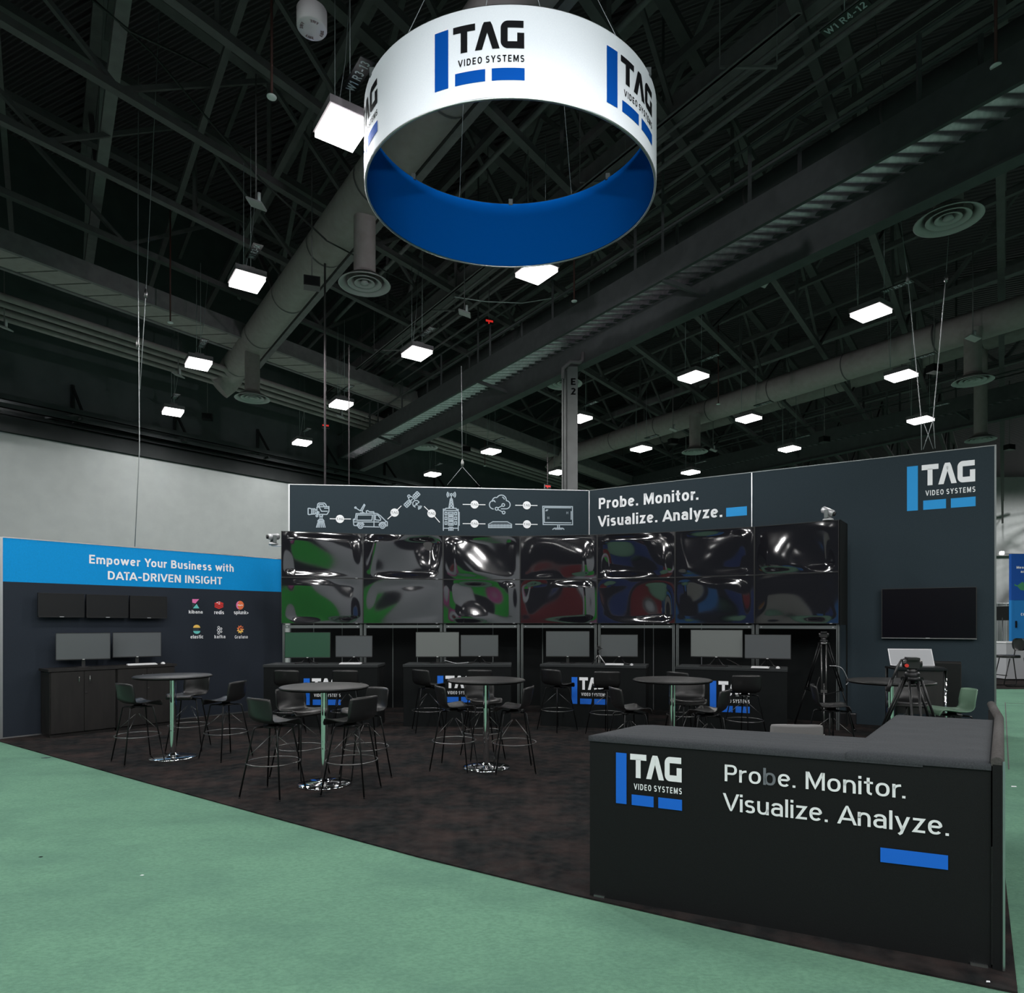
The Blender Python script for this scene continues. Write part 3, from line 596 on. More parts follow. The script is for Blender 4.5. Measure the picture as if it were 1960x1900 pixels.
def badge(z, cx, cy, r, segs):
    g = MB()
    for s_ in segs: put_path(g, pl, [z(*s_[0]), z(*s_[1])], .016)
    c = z(cx, cy); r = abs(z(cx + r, cy)[0] - c[0])
    g.face([pl.pt(c[0] + r * math.cos(i * math.pi / 18), c[1] + r * math.sin(i * math.pi / 18), .006) for i in range(36)], 0)
    for k, ch in enumerate(('T', 'V', 'G')):
        polys, W = text_polys(ch, .12)
        for po in polys[0]:
            if ch == 'V': po = [(x, 1 - y) for x, y in po]
            g.face([pl.pt(c[0] + (-.82 + k * .57 + x * .72) * r, c[1] + (-.28 + y * .56) * r, .008) for x, y in po], 1)
    rel(wall, g).build('badge', [M['print_white'], M['p_dim']], wall)
badge(zA, 593, 444, 52, [((465, 441), (545, 443)), ((640, 444), (730, 445))])
badge(zA, 1276, 365, 52, [((1188, 447), (1240, 400)), ((1310, 330), (1360, 280))])
badge(zA, 1738, 376, 52, [((1645, 287), (1700, 340)), ((1775, 412), (1840, 487))])
badge(zB, 541, 248, 47, [((402, 246), (495, 247)), ((588, 249), (668, 250))])
badge(zB, 541, 472, 47, [((402, 471), (495, 472)), ((588, 473), (668, 474))])
badge(zB, 1153, 257, 47, [((1018, 256), (1106, 257)), ((1200, 258), (1278, 259))])
badge(zB, 1155, 479, 47, [((1018, 478), (1108, 479)), ((1202, 480), (1280, 481))])

# ---- long slate wall
pl = Plane(C_D1, C_R1 - C_D1); Lw = (C_R1 - C_D1).length; PL_R = pl
wall = thing('slogan_wall', 'long slate booth wall reading Probe Monitor Visualize Analyze with emblem at its end', 'display wall', C_D1)
aS = pl.hit(1439, 950)[0]
rel(wall, slab(pl, 0, aS - .008, 2.9, TOPD, .1)).build('upper_panel', M['slate'], wall)
aB = pl.hit(1607, 1230)[0]
rel(wall, slab(pl, 0, aB, 0.0, 2.9, .1)).build('lower_panel', M['black_cloth'], wall)
g = slab(pl, aS + .008, Lw, 2.9, TOPD, .1); slab(pl, aB, Lw, .0, 2.9, .1, mb=g)
rel(wall, g).build('end_panel', M['slate'], wall)
g = slab(pl, aS - .008, aS + .008, 3.0, TOPD, .1, .004); slab(pl, 0, .02, 3.0, TOPD, .05, .004, mb=g)
for px in (1233.5, 1343, 1250.8): a, _ = pl.hit(px, 1230); slab(pl, a - .008, a + .008, 0, 2.9, .004, .005, mb=g)
rel(wall, g).build('seam', M['alu'], wall)
g = slab(pl, 0, Lw, TOPD, TOPD + .015, .12, .006); slab(pl, Lw, Lw + .025, 0, TOPD + .015, .12, .006, mb=g)
rel(wall, g).build('frame', M['alu_dark'], wall)
g = MB()
for t, x0, y0, x1, y1, top in (('Probe. Monitor.', 1146.3, 974.2, 1337, 955.9, 953.3), ('Visualize. Analyze.', 1145.8, 1008.2, 1382.6, 989, 987.6)):
    a, b = pl.hit(x0, y0), pl.hit(x1, y1); cap = pl.hit(x0, top)[1] - a[1]
    put_text(g, pl, t, a, (b[0], a[1] * .6 + b[1] * .4), cap, .18, .12)
rel(wall, g).build('lettering', M['print_white'], wall)
g = MB(); a0, b0 = pl.hit(1390, 989); a1, b1 = pl.hit(1429.7, 968.6)
g.face([pl.pt(a0, b0, .004), pl.pt(a1, b0, .004), pl.pt(a1, b1, .004), pl.pt(a0, b1, .004)]); rel(wall, g).build('blue_block', M['print_cyan'], wall)
g = MB(); a0, b0 = pl.hit(1736, 978); a1, b1 = pl.hit(1867.3, 968); _, bt = pl.hit(1733, 893.6)
put_logo(g, pl, (a0, b0), (a1 - a0, 0), (0, (bt - b0) / .626)); rel(wall, g).build('emblem', [M['print_cyan'], M['print_white']], wall)

# ------------------------------------------------------------------ wall of screens: 7 x 2 displays on a profile frame
VW_H = 1.69; VW_Z = 1.735
cols = [(538, 177.5), (695, 172.2), (848, 168.6), (995.5, 167.6), (1143, 170.5), (1292, 176.5), (1444, 186), (1606, 199.5)]
VP = []
for px, hpx in cols:
    Y = F * VW_H / hpx; VP.append(Vector(((px - CX) / F * Y, Y, 0)))
ORD = ['first', 'second', 'third', 'fourth', 'fifth', 'sixth', 'seventh']
rnd = random.Random(7)
def bend(a, b, sd):
    r = random.Random(sd); s_ = 0
    for k in range(7):
        fx, fy, ph, am = r.uniform(.2, .75), r.uniform(.2, .9), r.uniform(0, 6.28), r.uniform(.4, 1.0)
        s_ += am * math.sin(6.28 * (fx * a * r.choice((-1, 1)) + fy * b) + ph) / (fx + fy)
    return s_
for c in range(7):
    u = (VP[c + 1] - VP[c]); W = u.length; u.normalize(); n = Vector((u.y, -u.x, 0))
    for row in range(2):
        z0 = VW_Z + row * VW_H / 2; hh = VW_H / 2
        t = thing('video_display', 'glossy video wall display, %s row, %s column from the blue banner wall' % (('lower', 'upper')[row], ORD[c]), 'display screen',
                  VP[c] + u * (W / 2) + Vector((0, 0, z0)), math.atan2(u.y, u.x), 'video wall displays')
        g = MB(); g.box(-W / 2 + .002, W / 2 - .002, .045, .14, .002, hh - .002); g.build('casing', M['plastic'], t)
        g = MB()
        for x0, x1, y0, y1 in ((-W / 2 + .002, W / 2 - .002, .002, .010), (-W / 2 + .002, W / 2 - .002, hh - .010, hh - .002), (-W / 2 + .002, -W / 2 + .010, .010, hh - .010), (W / 2 - .010, W / 2 - .002, .010, hh - .010)):
            g.box(x0, x1, -.006, .045, y0, y1)
        g.build('bezel', M['plastic'], t)
        nx, ny = 56, 34; rows = []
        for j in range(ny + 1):
            r_ = []
            for i in range(nx + 1):
                a, b = i / nx, j / ny; edge_ = min(1, 6 * min(a, 1 - a)) * min(1, 6 * min(b, 1 - b)); edge_ = edge_ * edge_ * (3 - 2 * edge_)
                d = (.006 if c == 0 else .011) * edge_ * bend(a * W, b * hh, 100 + c * 7 + row)
                r_.append((-W / 2 + .010 + a * (W - .02), -d + .004, .010 + b * (hh - .02)))
            rows.append(r_)
        g = MB(); g.grid(rows, 0, True); g.build('screen', M['screen_foil'], t)
        g = MB(); g.box(W / 2 - .14, W / 2 - .10, -.009, -.004, .001, .009); g.build('badge', M['silver'], t)
# frame: posts in pairs and beams
fr = thing('screen_frame', 'grey aluminium profile frame carrying the curved wall of screens', 'display frame', (VP[3].x, VP[3].y, 0))
for c in range(8):
    ua = (VP[min(c + 1, 7)] - VP[max(c - 1, 0)]).normalized(); n = Vector((ua.y, -ua.x, 0))
    for off in ((-.035, .035) if 0 < c < 7 else ((.045,) if c == 0 else (-.03,))):
        p = VP[c] + ua * off - n * .09
        g = MB(); A = Matrix.Translation(p) @ Matrix.Rotation(math.atan2(ua.y, ua.x), 4, 'Z')
        g.box(-.022, .022, -.04, .04, 0, VW_Z - .002, 0, A); g.box(-.004, .004, -.043, -.038, 0, VW_Z - .01, 1, A)
        rel(fr, g).build('post', [M['alu_dark'], M['black_metal']], fr)
for c in range(7):
    u = (VP[c + 1] - VP[c]); W = u.length; A = Matrix.Translation(VP[c] + u / 2) @ Matrix.Rotation(math.atan2(u.y, u.x), 4, 'Z')
    g = MB(); g.box(-W / 2 + .06, W / 2 - .06, .06, .12, VW_Z - .085, VW_Z - .03, 0, A)
    for s_ in (-1, 1): g.box(s_ * (W / 2 - .10) - .012, s_ * (W / 2 - .10) + .012, .05, .06, VW_Z - .066, VW_Z - .05, 1, A)
    rel(fr, g).build('beam', [M['alu_dark'], M['silver']], fr)
u = (VP[7] - VP[6]).normalized(); n = Vector((u.y, -u.x, 0))
g = MB(); A = Matrix.Translation(VP[7]) @ Matrix.Rotation(math.atan2(u.y, u.x), 4, 'Z')
g.box(.006, .02, .0, .62, VW_Z - .02, VW_Z + VW_H, 0, A); g.box(.006, .02, .55, .62, 0, VW_Z - .02, 0, A); rel(fr, g).build('side_panel', M['black_cloth'], fr)

def ptz(loc, rz, label, tilt):
    t = thing('video_camera', label, 'camera', loc, rz)
    g = MB(); g.lathe([(0, 0), (.085, 0), (.085, .02), (.07, .035), (.03, .05), (0, .05)], seg=24); g.build('base', M['silver'], t)
    g = MB(); g.box(-.085, -.065, -.03, .03, .04, .17); g.box(.065, .085, -.03, .03, .04, .17); g.box(-.085, .085, -.03, .03, .035, .05); g.build('yoke', M['alu_dark'], t)
    R = Matrix.Translation((0, 0, .15)) @ Matrix.Rotation(tilt, 4, 'X')
    g = MB(); g.tube([R @ Vector((0, .11, 0)), R @ Vector((0, .09, 0)), R @ Vector((0, -.08, 0)), R @ Vector((0, -.10, 0))], [.035, .055, .055, .045], 16); g.build('head', M['silver'], t)
    g = MB(); g.tube([R @ Vector((0, -.095, 0)), R @ Vector((0, -.125, 0))], [.038, .036], 16); g.tube([R @ Vector((0, -.125, 0)), R @ Vector((0, -.127, 0))], [.03, .0], 16); g.build('lens', M['plastic'], t)
    return t
p7 = VP[7] - (VP[7] - VP[6]).normalized() * .12
ptz(p7 + Vector((-.02, .06, VW_Z + VW_H + .001)), -2.4 + math.pi, 'silver pan-tilt camera standing on the top corner of the wall of screens', .5)
p0 = VP[0]
brk = ptz(p0 + Vector((-.16, .06, VW_Z + VW_H - .25)), -.9, 'silver pan-tilt camera bracketed to the outer side of the wall of screens near the banner', .1)
g = MB(); g.box(-.03, .20, -.03, .03, -.025, .0, 0, Matrix.Rotation(.9, 4, 'Z')); g.build('bracket', M['alu'], brk)

# ------------------------------------------------------------------ flat monitors, televisions
def monitor(loc, rz, w, h, zc, label, stand='vee', screen='screen_matte', tilt=0.0, group=None):
    """base on the desk at loc; zc = height of screen centre over the desk"""
    t = thing('computer_monitor', label, 'monitor', loc, rz, group)
    R = Matrix.Translation((0, 0, zc)) @ Matrix.Rotation(tilt, 4, 'X')
    g = MB(); p = lambda x0, x1, y0, y1, z0, z1: g.box(x0, x1, y0, y1, z0, z1, 0, R)
    p(-w / 2, w / 2, .004, .028, -h / 2, h / 2); p(-w * .3, w * .3, .028, .055, -h * .32, h * .25)
    for a in ((-w / 2, w / 2, -.004, .004, -h / 2, -h / 2 + .014), (-w / 2, w / 2, -.004, .004, h / 2 - .006, h / 2), (-w / 2, -w / 2 + .006, -.004, .004, -h / 2, h / 2), (w / 2 - .006, w / 2, -.004, .004, -h / 2, h / 2)): p(*a)
    g.build('casing', M['plastic'], t)
    g = MB(); g.box(-w / 2 + .006, w / 2 - .006, .0, .004, -h / 2 + .014, h / 2 - .006, 0, R); g.build('screen', M[screen], t)
    g = MB(); g.box(-.016, .016, -.007, -.004, -h / 2 + .003, -h / 2 + .011, 0, R); g.build('badge', M['white_plastic'], t)
    g = MB()
    if stand == 'vee':
        g.tube([(0, .05, zc - h * .3), (0, .06, .03)], .016, 10)
        for s_ in (-1, 1): g.tube([(0, .055, zc - h / 2 + .02), (s_ * .10, .0, .02), (s_ * .19, -.10, .008)], .009, 8)
        g.tube([(0, .06, .03), (0, .13, .008)], .010, 8)
    elif stand == 'foot':
        g.box(-.025, .025, .045, .065, .012, zc); g.prism([(.13 * math.cos(i * .3142), .03 + .09 * math.sin(i * .3142)) for i in range(20)], 0, .012)
    g.build('stand', M['plastic'], t)
    return t
def tv_on(pl, px0, py0, px1, py1, px2, py2, label, off, scr='screen_tv', logo=True, group=None):
    """television on plane pl (standing off it by off): photo pixels of top-left, top-right, bottom-left"""
    P2 = Plane(pl.O + pl.n * off, pl.u)
    a0, b1 = P2.hit(px0, py0); a1, _ = P2.hit(px1, py1); _, b0 = P2.hit(px2, py2)
    w, h = a1 - a0, b1 - b0; c = P2.pt((a0 + a1) / 2, b0); ang = math.atan2(pl.u.y, pl.u.x)
    t = thing('wall_television', label, 'television', c, ang, group)
    g = MB(); g.box(-w / 2, w / 2, .004, .05, 0, h)
    for a in ((-w / 2, w / 2, -.004, .004, 0, .018), (-w / 2, w / 2, -.004, .004, h - .01, h), (-w / 2, -w / 2 + .01, -.004, .004, 0, h), (w / 2 - .01, w / 2, -.004, .004, 0, h)): g.box(*a)
    g.build('casing', M['plastic'], t)
    g = MB(); g.box(-w / 2 + .01, w / 2 - .01, 0, .004, .018, h - .01); g.build('screen', M[scr], t)
    g = MB(); g.box(-.03, .03, -.007, -.004, .004, .014); g.build('badge', M['silver'], t)
    g = MB(); g.box(-.15, .15, .05, off - .001, h * .35, h * .65); g.build('wall_bracket', M['black_metal'], t)
    if scr == 'screen_black': g = MB(); g.box(-w / 2, w / 2, -.006, -.003, .0, .006); g.build('trim', M['silver'], t)
    return t
tv_on(PL_L, 73, 1134, 161.5, 1138, 73, 1181, 'dark wall television nearest the open end of the blue-banner wall', .14, group='televisions under the banner')
tv_on(PL_L, 165.5, 1137, 245.5, 1140.5, 165.5, 1182, 'dark wall television between two others under the blue banner', .14, group='televisions under the banner')
tv_on(PL_L, 249, 1139.5, 320, 1143, 249, 1183, 'dark wall television beside the small coloured emblems under the blue banner', .14, group='televisions under the banner')
tv_on(PL_R, 1687.3, 1126.6, 1869.8, 1119.2, 1688.9, 1221, 'large black television on the slate wall below the blue and white emblem', .09, 'screen_black')

# ------------------------------------------------------------------ low cabinet along the banner wall
A0 = Vector((-7.0, 10.21, 0)); du = (C_L1 - C_L0).normalized(); dn = Vector((du.y, -du.x, 0)); ang = math.atan2(du.y, du.x)
def cabinet(off, label):
    W = .92; D = .44; t = thing('storage_cabinet', label, 'cabinet', A0 + du * (off + W / 2) , ang, 'black cabinets under the televisions')
    g = MB(); g.box(-W / 2, W / 2, .02, D, .05, 1.005); g.box(-W / 2 + .01, W / 2 - .01, .04, D - .02, 0, .05); g.build('body', M['cabinet'], t)
    for s_ in (-1, 1):
        d = MB(); d.box(min(s_ * .003, s_ * (W / 2 - .012)), max(s_ * .003, s_ * (W / 2 - .012)), .0, .019, .06, .995); dd = d.build('door', M['cabinet'], t)
        h = MB(); h.tube([(s_ * .075, 0, .80), (s_ * .075, -.028, .80), (s_ * .075, -.028, .91), (s_ * .075, 0, .91)], .006, 8); h.build('handle', M['chrome'], dd)
    g = MB(); g.tube([(.03, .0, .66), (.03, -.012, .66)], .013, 12); g.build('lock', M['chrome'], t)
    return t
cabinet(0, 'low black cabinet under the televisions, standing at the open end of the banner wall')
cabinet(.93, 'low black cabinet partly behind the first round table, farther along the banner wall')
wt = thing('worktop', 'continuous black worktop lying across the two low cabinets', 'worktop', A0 + du * .925 + Vector((0, 0, 1.006)), ang)
g = MB(); g.box(-.95, .95, -.015, .45, 0, .038); g.build('board', M['cabinet'], wt)
def on_cab(px, d): # point on worktop at photo column px
    P2 = Plane(A0 - dn * d, du); a, _ = P2.hit(px, 1260); p = P2.pt(a, 0); return Vector((p.x, p.y, 1.045))
monitor(on_cab(160, .25), ang - .28, .74, .43, .33, 'wide monitor on the black worktop, on the cabinet with chrome door handles', 'foot', group='monitors on the worktop')
monitor(on_cab(263, .25), ang - .28, .72, .42, .335, 'wide monitor on the black worktop behind the white keyboard', 'foot', group='monitors on the worktop')

def keyboard(loc, rz, label, m='white_plastic', w=.44):
    t = thing('keyboard', label, 'keyboard', loc, rz)
    g = MB(); g.hexa([Vector(p) for p in ((-w / 2, -.065, 0), (w / 2, -.065, 0), (w / 2, .065, 0), (-w / 2, .065, 0), (-w / 2, -.065, .010), (w / 2, -.065, .010), (w / 2, .065, .022), (-w / 2, .065, .022))]); g.build('body', M[m], t)
    g = MB()
    for r in range(5):
        for k in range(15):
            x = -w / 2 + .012 + k * (w - .024) / 15; y = -.055 + r * .023; z = .010 + (y + .065) / .13 * .012
            g.box(x, x + (w - .024) / 15 * .8, y, y + .018, z, z + .006)
    g.build('keys', M[m], t); return t
def mouse(loc, rz, label, m='white_plastic'):
    t = thing('computer_mouse', label, 'mouse', loc, rz)
    g = MB(); rows = []
    for j in range(7):
        a = j / 6 * math.pi / 2; rows.append([(.032 * math.cos(a) * math.cos(k * .5236), .055 * math.cos(a) * math.sin(k * .5236), .034 * math.sin(a)) for k in range(12)])
    g.grid(rows, 0, True, close_u=True); g.build('body', M[m], t)
    g = MB(); g.box(-.003, .003, .02, .034, .022, .03); g.build('wheel', M['plastic'], t); return t
keyboard(on_cab(272, .10), ang - .15, 'white keyboard lying on the black worktop under the banner wall')
mouse(on_cab(312, .12), ang, 'white mouse beside the keyboard on the black worktop')

# ------------------------------------------------------------------ demo counters with cloth covers
def demo_counter(p0, p1, depth, label, lx0, lx1, ly0, ly1):
    p0, p1 = Vector(p0), Vector(p1); u = (p1 - p0); W = u.length; rz = math.atan2(u.y, u.x)
    t = thing('demo_counter', label, 'counter', (p0 + p1) / 2, rz, 'demo counters under the screens')
    g = MB(); g.box(-W / 2 + .01, W / 2 - .01, .01, depth - .01, 0, 1.005); g.build('cover', M['black_cloth'], t)
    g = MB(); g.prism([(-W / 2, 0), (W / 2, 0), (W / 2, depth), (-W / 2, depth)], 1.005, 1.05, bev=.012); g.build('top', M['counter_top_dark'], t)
    pl = Plane(p0, u); g = MB(); d = -.004
    a0, b0 = pl.hit(lx0, ly1); a1, _ = pl.hit(lx1, ly1); w = a1 - a0; b1 = pl.hit(lx0, ly0)[1]
    put_logo(g, pl, (a0, b0), (w, 0), (0, (b1 - b0) / .626), d); rel(t, g).build('emblem', [M['print_blue'], M['print_white']], t)
    return t
M['counter_top_dark'] = noisy('dark_counter_cloth', (0.0180, 0.0216, 0.0228), (0.0270, 0.0312, 0.0324), 130, 0.8, 0.3, 0.2, 280)
demo_counter((-4.18, 11.30, 0), (-2.245, 11.27, 0), .62, 'dark demo counter with blue and white emblem, nearest the banner wall', 581, 652, 1298, 1349)
demo_counter((-1.845, 11.38, 0), (-.012, 11.36, 0), .62, 'dark demo counter with emblem behind the middle round table', 837, 907, 1293, 1344)
demo_counter((.475, 11.48, 0), (2.19, 11.00, 0), .62, 'dark demo counter with emblem in front of the small tabletop tripod', 1094, 1161, 1295.5, 1346.5)
demo_counter((2.64, 10.90, 0), (4.19, 10.25, 0), .62, 'dark demo counter with emblem closest to the tall camera tripod', 1358.5, 1435, 1302.5, 1361)

def desk_monitor(px0, px1, py0, py1, Y, rz, label, stand='vee', z=1.05, tilt=0, scr='screen_matte'):
    c = at((px0 + px1) / 2, (py0 + py1) / 2, Y); w = (px1 - px0) / F * Y / math.cos(rz - math.atan2(c.x, Y) * .0) ; h = (py1 - py0) / F * Y
    return monitor((c.x, c.y, z), rz, w, h, c.z - z, label, stand, scr, tilt, 'monitors on the demo counters')
desk_monitor(545.5, 632, 1209.5, 1259, 11.62, .05, 'larger monitor on the counter nearest the banner wall, green reflection in its screen colour', tilt=-.02, scr='screen_green_refl')
desk_monitor(642, 713, 1216, 1257.7, 11.60, 0, 'smaller monitor on the counter nearest the banner wall')
desk_monitor(796, 878.6, 1209, 1257.5, 11.68, .05, 'larger monitor on the counter behind the middle round table', 'foot', scr='screen_pale_refl')
desk_monitor(881.6, 954, 1214.7, 1256.5, 11.66, 0, 'smaller bluish monitor on the counter behind the middle round table')
desk_monitor(1045, 1128, 1207.5, 1257, 11.65, -.1, 'larger monitor on the counter with the tabletop tripod', 'foot')
desk_monitor(1150.4, 1219.8, 1214, 1257, 11.36, -.18, 'smaller monitor on the counter with the tabletop tripod')
desk_monitor(1327, 1415, 1205, 1258, 11.0, -.42, 'larger monitor on the counter closest to the tall tripod, pale reflection in its screen colour', scr='screen_pale_refl')
desk_monitor(1431, 1507, 1214, 1261, 10.62, -.42, 'smaller monitor on the counter closest to the tall tripod')
ct = 1.051
def on_counter(px, Y, z=ct): return Vector(((px - CX) / F * Y, Y, z))
keyboard(on_counter(671, 11.42), 0, 'white keyboard under the smaller monitor nearest the banner wall', w=.36)
keyboard(on_counter(1176, 11.18), -.2, 'white keyboard on the counter with the tabletop tripod', w=.30)
keyboard(on_counter(1365, 10.80), -.42, 'dark keyboard under the larger monitor closest to the tall tripod', 'plastic', .42)
keyboard(on_counter(1455, 10.44), -.42, 'white keyboard under the smaller monitor closest to the tall tripod', w=.26)
mouse(on_counter(1489, 10.36), -.42, 'white mouse on the counter closest to the tall tripod')
mouse(on_counter(1209, 11.10), -.2, 'pale mouse on the counter with the tabletop tripod', 'silver')
def cable(path, r, name, label, m='black_cable'):
    g = MB(); P = [Vector(p) for p in path]; Q = []
    for i in range(len(P) - 1):
        p0, p1, p2, p3 = P[max(i - 1, 0)], P[i], P[i + 1], P[min(i + 2, len(P) - 1)]
        for k in range(8):
            s_ = k / 8; Q.append(.5 * ((2 * p1) + (p2 - p0) * s_ + (2 * p0 - 5 * p1 + 4 * p2 - p3) * s_ * s_ + (3 * p1 - p0 - 3 * p2 + p3) * s_ ** 3))
    Q.append(P[-1]); o = Vector(P[0]); g.tube([q - o for q in Q], r, 6)
    return tag(g.build(name, M[m], loc=o), label, 'cable')
cable([on_counter(851, 11.66, 1.10), on_counter(861, 11.60, ct + .03), on_counter(872, 11.55, ct + .006), on_counter(884, 11.6, ct + .006), on_counter(897, 11.62, 1.07)], .005, 'monitor_cable', 'pale cable looping between two monitors behind the middle round table', 'silver')
cable([on_counter(1391, 10.95, 1.16), on_counter(1403, 10.85, 1.12), on_counter(1420, 10.62, ct + .006)], .006, 'monitor_cable', 'dark cable dropping beside the larger monitor closest to the tall tripod', 'black_cable')

# small tripod on the counter
t = thing('tabletop_tripod', 'small black tabletop tripod standing between two monitors on a demo counter', 'tripod', on_counter(1146, 11.28))
g = MB(); g.tube([(0, 0, .12), (0, 0, .26)], .012, 8); g.build('column', M['black_metal'], t)
for k in range(3):
    a = k * 2.094 + .4; g = MB(); g.tube([(0, 0, .17), (.13 * math.cos(a), .13 * math.sin(a), .004)], .008, 8); g.build('leg', M['gun_metal'] if k else M['white_plastic'], t)
g = MB(); g.box(-.03, .03, -.02, .02, .25, .29); g.tube([(0, 0, .29), (0, .0, .32)], .02, 10); g.tube([(.03, 0, .27), (.06, 0, .27)], .008, 6); g.build('head', M['plastic'], t)

# ------------------------------------------------------------------ bar tables
def bar_table(x, y, label):
    t = thing('bar_table', label, 'table', (x, y, 0), 0, 'round bar tables')
    g = MB(); g.lathe([(0, 1.036), (.44, 1.036), (.466, 1.044), (.472, 1.055), (.468, 1.066), (.458, 1.070), (0, 1.070)], seg=56); g.build('tabletop', M['table_top'], t)
    g = MB(); g.lathe([(.4725, 1.050), (.4745, 1.054), (.4745, 1.060), (.4705, 1.064)], seg=56); g.build('edge_band', M['black_metal'], t)
    g = MB(); g.lathe([(.038, .03), (.038, .06), (.038, .30), (.038, .6), (.038, .95), (.038, 1.004), (.0385, 1.012), (.042, 1.017), (.05, 1.02), (.11, 1.021), (.118, 1.024), (.12, 1.036)], seg=32); g.build('pole', M['chrome'], t)
    g = MB(); g.lathe([(.0, .0), (.285, .0), (.288, .008), (.275, .018), (.18, .030), (.09, .036), (.055, .040), (.046, .055), (.038, .06)], seg=56); g.build('base', M['chrome'], t)
    return t
def dup_at(r, x, y, label): return dup(r, (x, y, 0), 0, label)
T1 = bar_table(-4.42, 8.79, 'round bar table with chrome pole standing in front of the low black cabinets')
dup_at(T1, -2.044, 7.345, 'round bar table with four stools around it, nearest the front edge of the carpet')
dup_at(T1, -.313, 8.178, 'round bar table in the middle, before the second demo counter')
dup_at(T1, 1.95, 8.20, 'round bar table rising behind the front counter, before the tabletop tripod counter')
dup_at(T1, 4.50, 8.02, 'round bar table behind the black video tripod, before the large television')

# ------------------------------------------------------------------ bar stools
def shell_mesh(mb, sh=.755, back=.25, hw=.215):
    prof = [(.205, sh - .050), (.198, sh - .022), (.178, sh - .004), (.14, sh + .004), (.08, sh - .002), (.0, sh - .012), (-.08, sh - .014), (-.13, sh - .004), (-.165, sh + .022), (-.188, sh + .06), (-.202, sh + .11), (-.212, sh + .17), (-.222, sh + back - .03), (-.226, sh + back)]
    n = len(prof); rows_t = []
    for i, (x, z) in enumerate(prof):
        s_ = i / (n - 1); w = hw * (1 - .06 * s_); r_ = []
        if i == 0: w *= .90
        if i == 1: w *= .97
        if i >= n - 2: w *= (.985, .95)[i - (n - 2)]
        backness = max(0, min(1, (i - 6) / 4)); seatness = 1 - backness
        waist = 1 - .10 * math.exp(-((i - 7.0) / 1.3) ** 2)
        for k in range(13):
            v = -1 + k / 6; y = w * waist * v
            r_.append(Vector((x + .055 * backness * v * v, y, z + seatness * (.022 * abs(v) ** 2.6 if i > 1 else .0) + (-.012 * abs(v) ** 4 if i == n - 1 else 0))))
        rows_t.append(r_)
    # thickness: offset along approximate normals
    rows_b = []
    for i in range(n):
        r_ = []
        for k in range(13):
            a = rows_t[min(i + 1, n - 1)][k] - rows_t[max(i - 1, 0)][k]; b = rows_t[i][min(k + 1, 12)] - rows_t[i][max(k - 1, 0)]
            nn = a.cross(b).normalized(); r_.append(rows_t[i][k] + nn * .009 * (1 if nn.z < 0 or nn.x < 0 else -1))
        rows_b.append(r_)
    mb.grid(rows_t, 0, True); mb.grid(rows_b, 0, True)
    rim_t = [rows_t[0][k] for k in range(13)] + [rows_t[i][12] for i in range(1, n)] + [rows_t[-1][k] for k in range(11, -1, -1)] + [rows_t[i][0] for i in range(n - 2, 0, -1)]
    rim_b = [rows_b[0][k] for k in range(13)] + [rows_b[i][12] for i in range(1, n)] + [rows_b[-1][k] for k in range(11, -1, -1)] + [rows_b[i][0] for i in range(n - 2, 0, -1)]
    mb.grid([rim_t, rim_b], 0, True, close_u=True)
def bar_stool(x, y, la, hd, label, group):
    t = thing('bar_stool', label, 'stool', (x, y, 0), la, group)
    g = MB(); shell_mesh(g); s_ = g.build('seat', M['shell'], t); s_.rotation_euler = (0, 0, hd - la)
    g = MB(); g.lathe([(0, .690), (.10, .690), (.105, .700), (.05, .712), (.045, .735), (0, .735)], seg=20); g.box(-.10, .10, -.014, .014, .688, .700); g.box(-.014, .014, -.10, .10, .688, .700); g.build('swivel', M['black_metal'], t)
    for sx, sy in ((1, 1), (-1, 1), (-1, -1), (1, -1)):
        g = MB(); g.tube([(sx * .05, sy * .05, .694), (sx * .118, sy * .118, .694), (sx * .130, sy * .130, .688), (sx * .136, sy * .136, .672), (sx * .232, sy * .232, .006)], .0088, 8)
        g.tube([(sx * .2315, sy * .2315, .012), (sx * .2325, sy * .2325, 0)], .011, 8); g.build('leg', M['black_metal'], t)
        g = MB(); g.tube([(sx * .178, sy * .178, .40), (sx * .02, sy * .02, .60)], .0035, 6); g.build('brace', M['gun_metal'], t)
    g = MB(); g.tube([(.262 * math.cos(i * math.pi / 20), .262 * math.sin(i * math.pi / 20), .335) for i in range(40)], .0065, 8, closed=True); g.build('foot_ring', M['gun_metal'], t)
    return t
R_ = math.radians
stool0 = None
def stool(x, y, la, hd, label, group):
    global stool0
    if stool0 is None: stool0 = bar_stool(x, y, R_(la), R_(hd), label, group); return stool0
    r = dup(stool0, (x, y, 0), R_(la), label, group)
    for c in r.children:
        if c.name.startswith('seat'): c.rotation_euler = (0, 0, R_(hd - la))
    return r
G1 = 'stools around the table by the cabinets'; G2 = 'stools around the front table'; G3 = 'stools around the middle table'
G4 = 'stools around the table behind the counter'; G5 = 'stools around the table by the television'; G6 = 'stools at the demo counters'
stool(-4.74, 8.54, -42, 58, 'black bar stool in front of the chrome-handled cabinet, back turned to the viewer', G1)
stool(-4.50, 9.38, 10, -103, 'black bar stool behind the table by the cabinets, facing the viewer', G1)
stool(-3.72, 8.766, -32, 170, 'black bar stool beside the table by the cabinets, on the side away from them', G1)
stool(-2.45, 6.92, -15, 54, 'black bar stool closest to the carpet edge, its seat pointing at the front table', G2)
stool(-2.43, 7.72, -25, -35, 'black bar stool behind the front table, its inner back open towards the viewer', G2)
stool(-1.68, 7.72, 30, 228, 'bar stool behind the front table, half hidden by another stool back', G2)
stool(-1.665, 7.0, -10, 149, 'black bar stool at the front table showing its whole dark back before another stool', G2)
stool(-.70, 8.156, -12, 22, 'black bar stool seen side-on, left of the middle round table', G3)
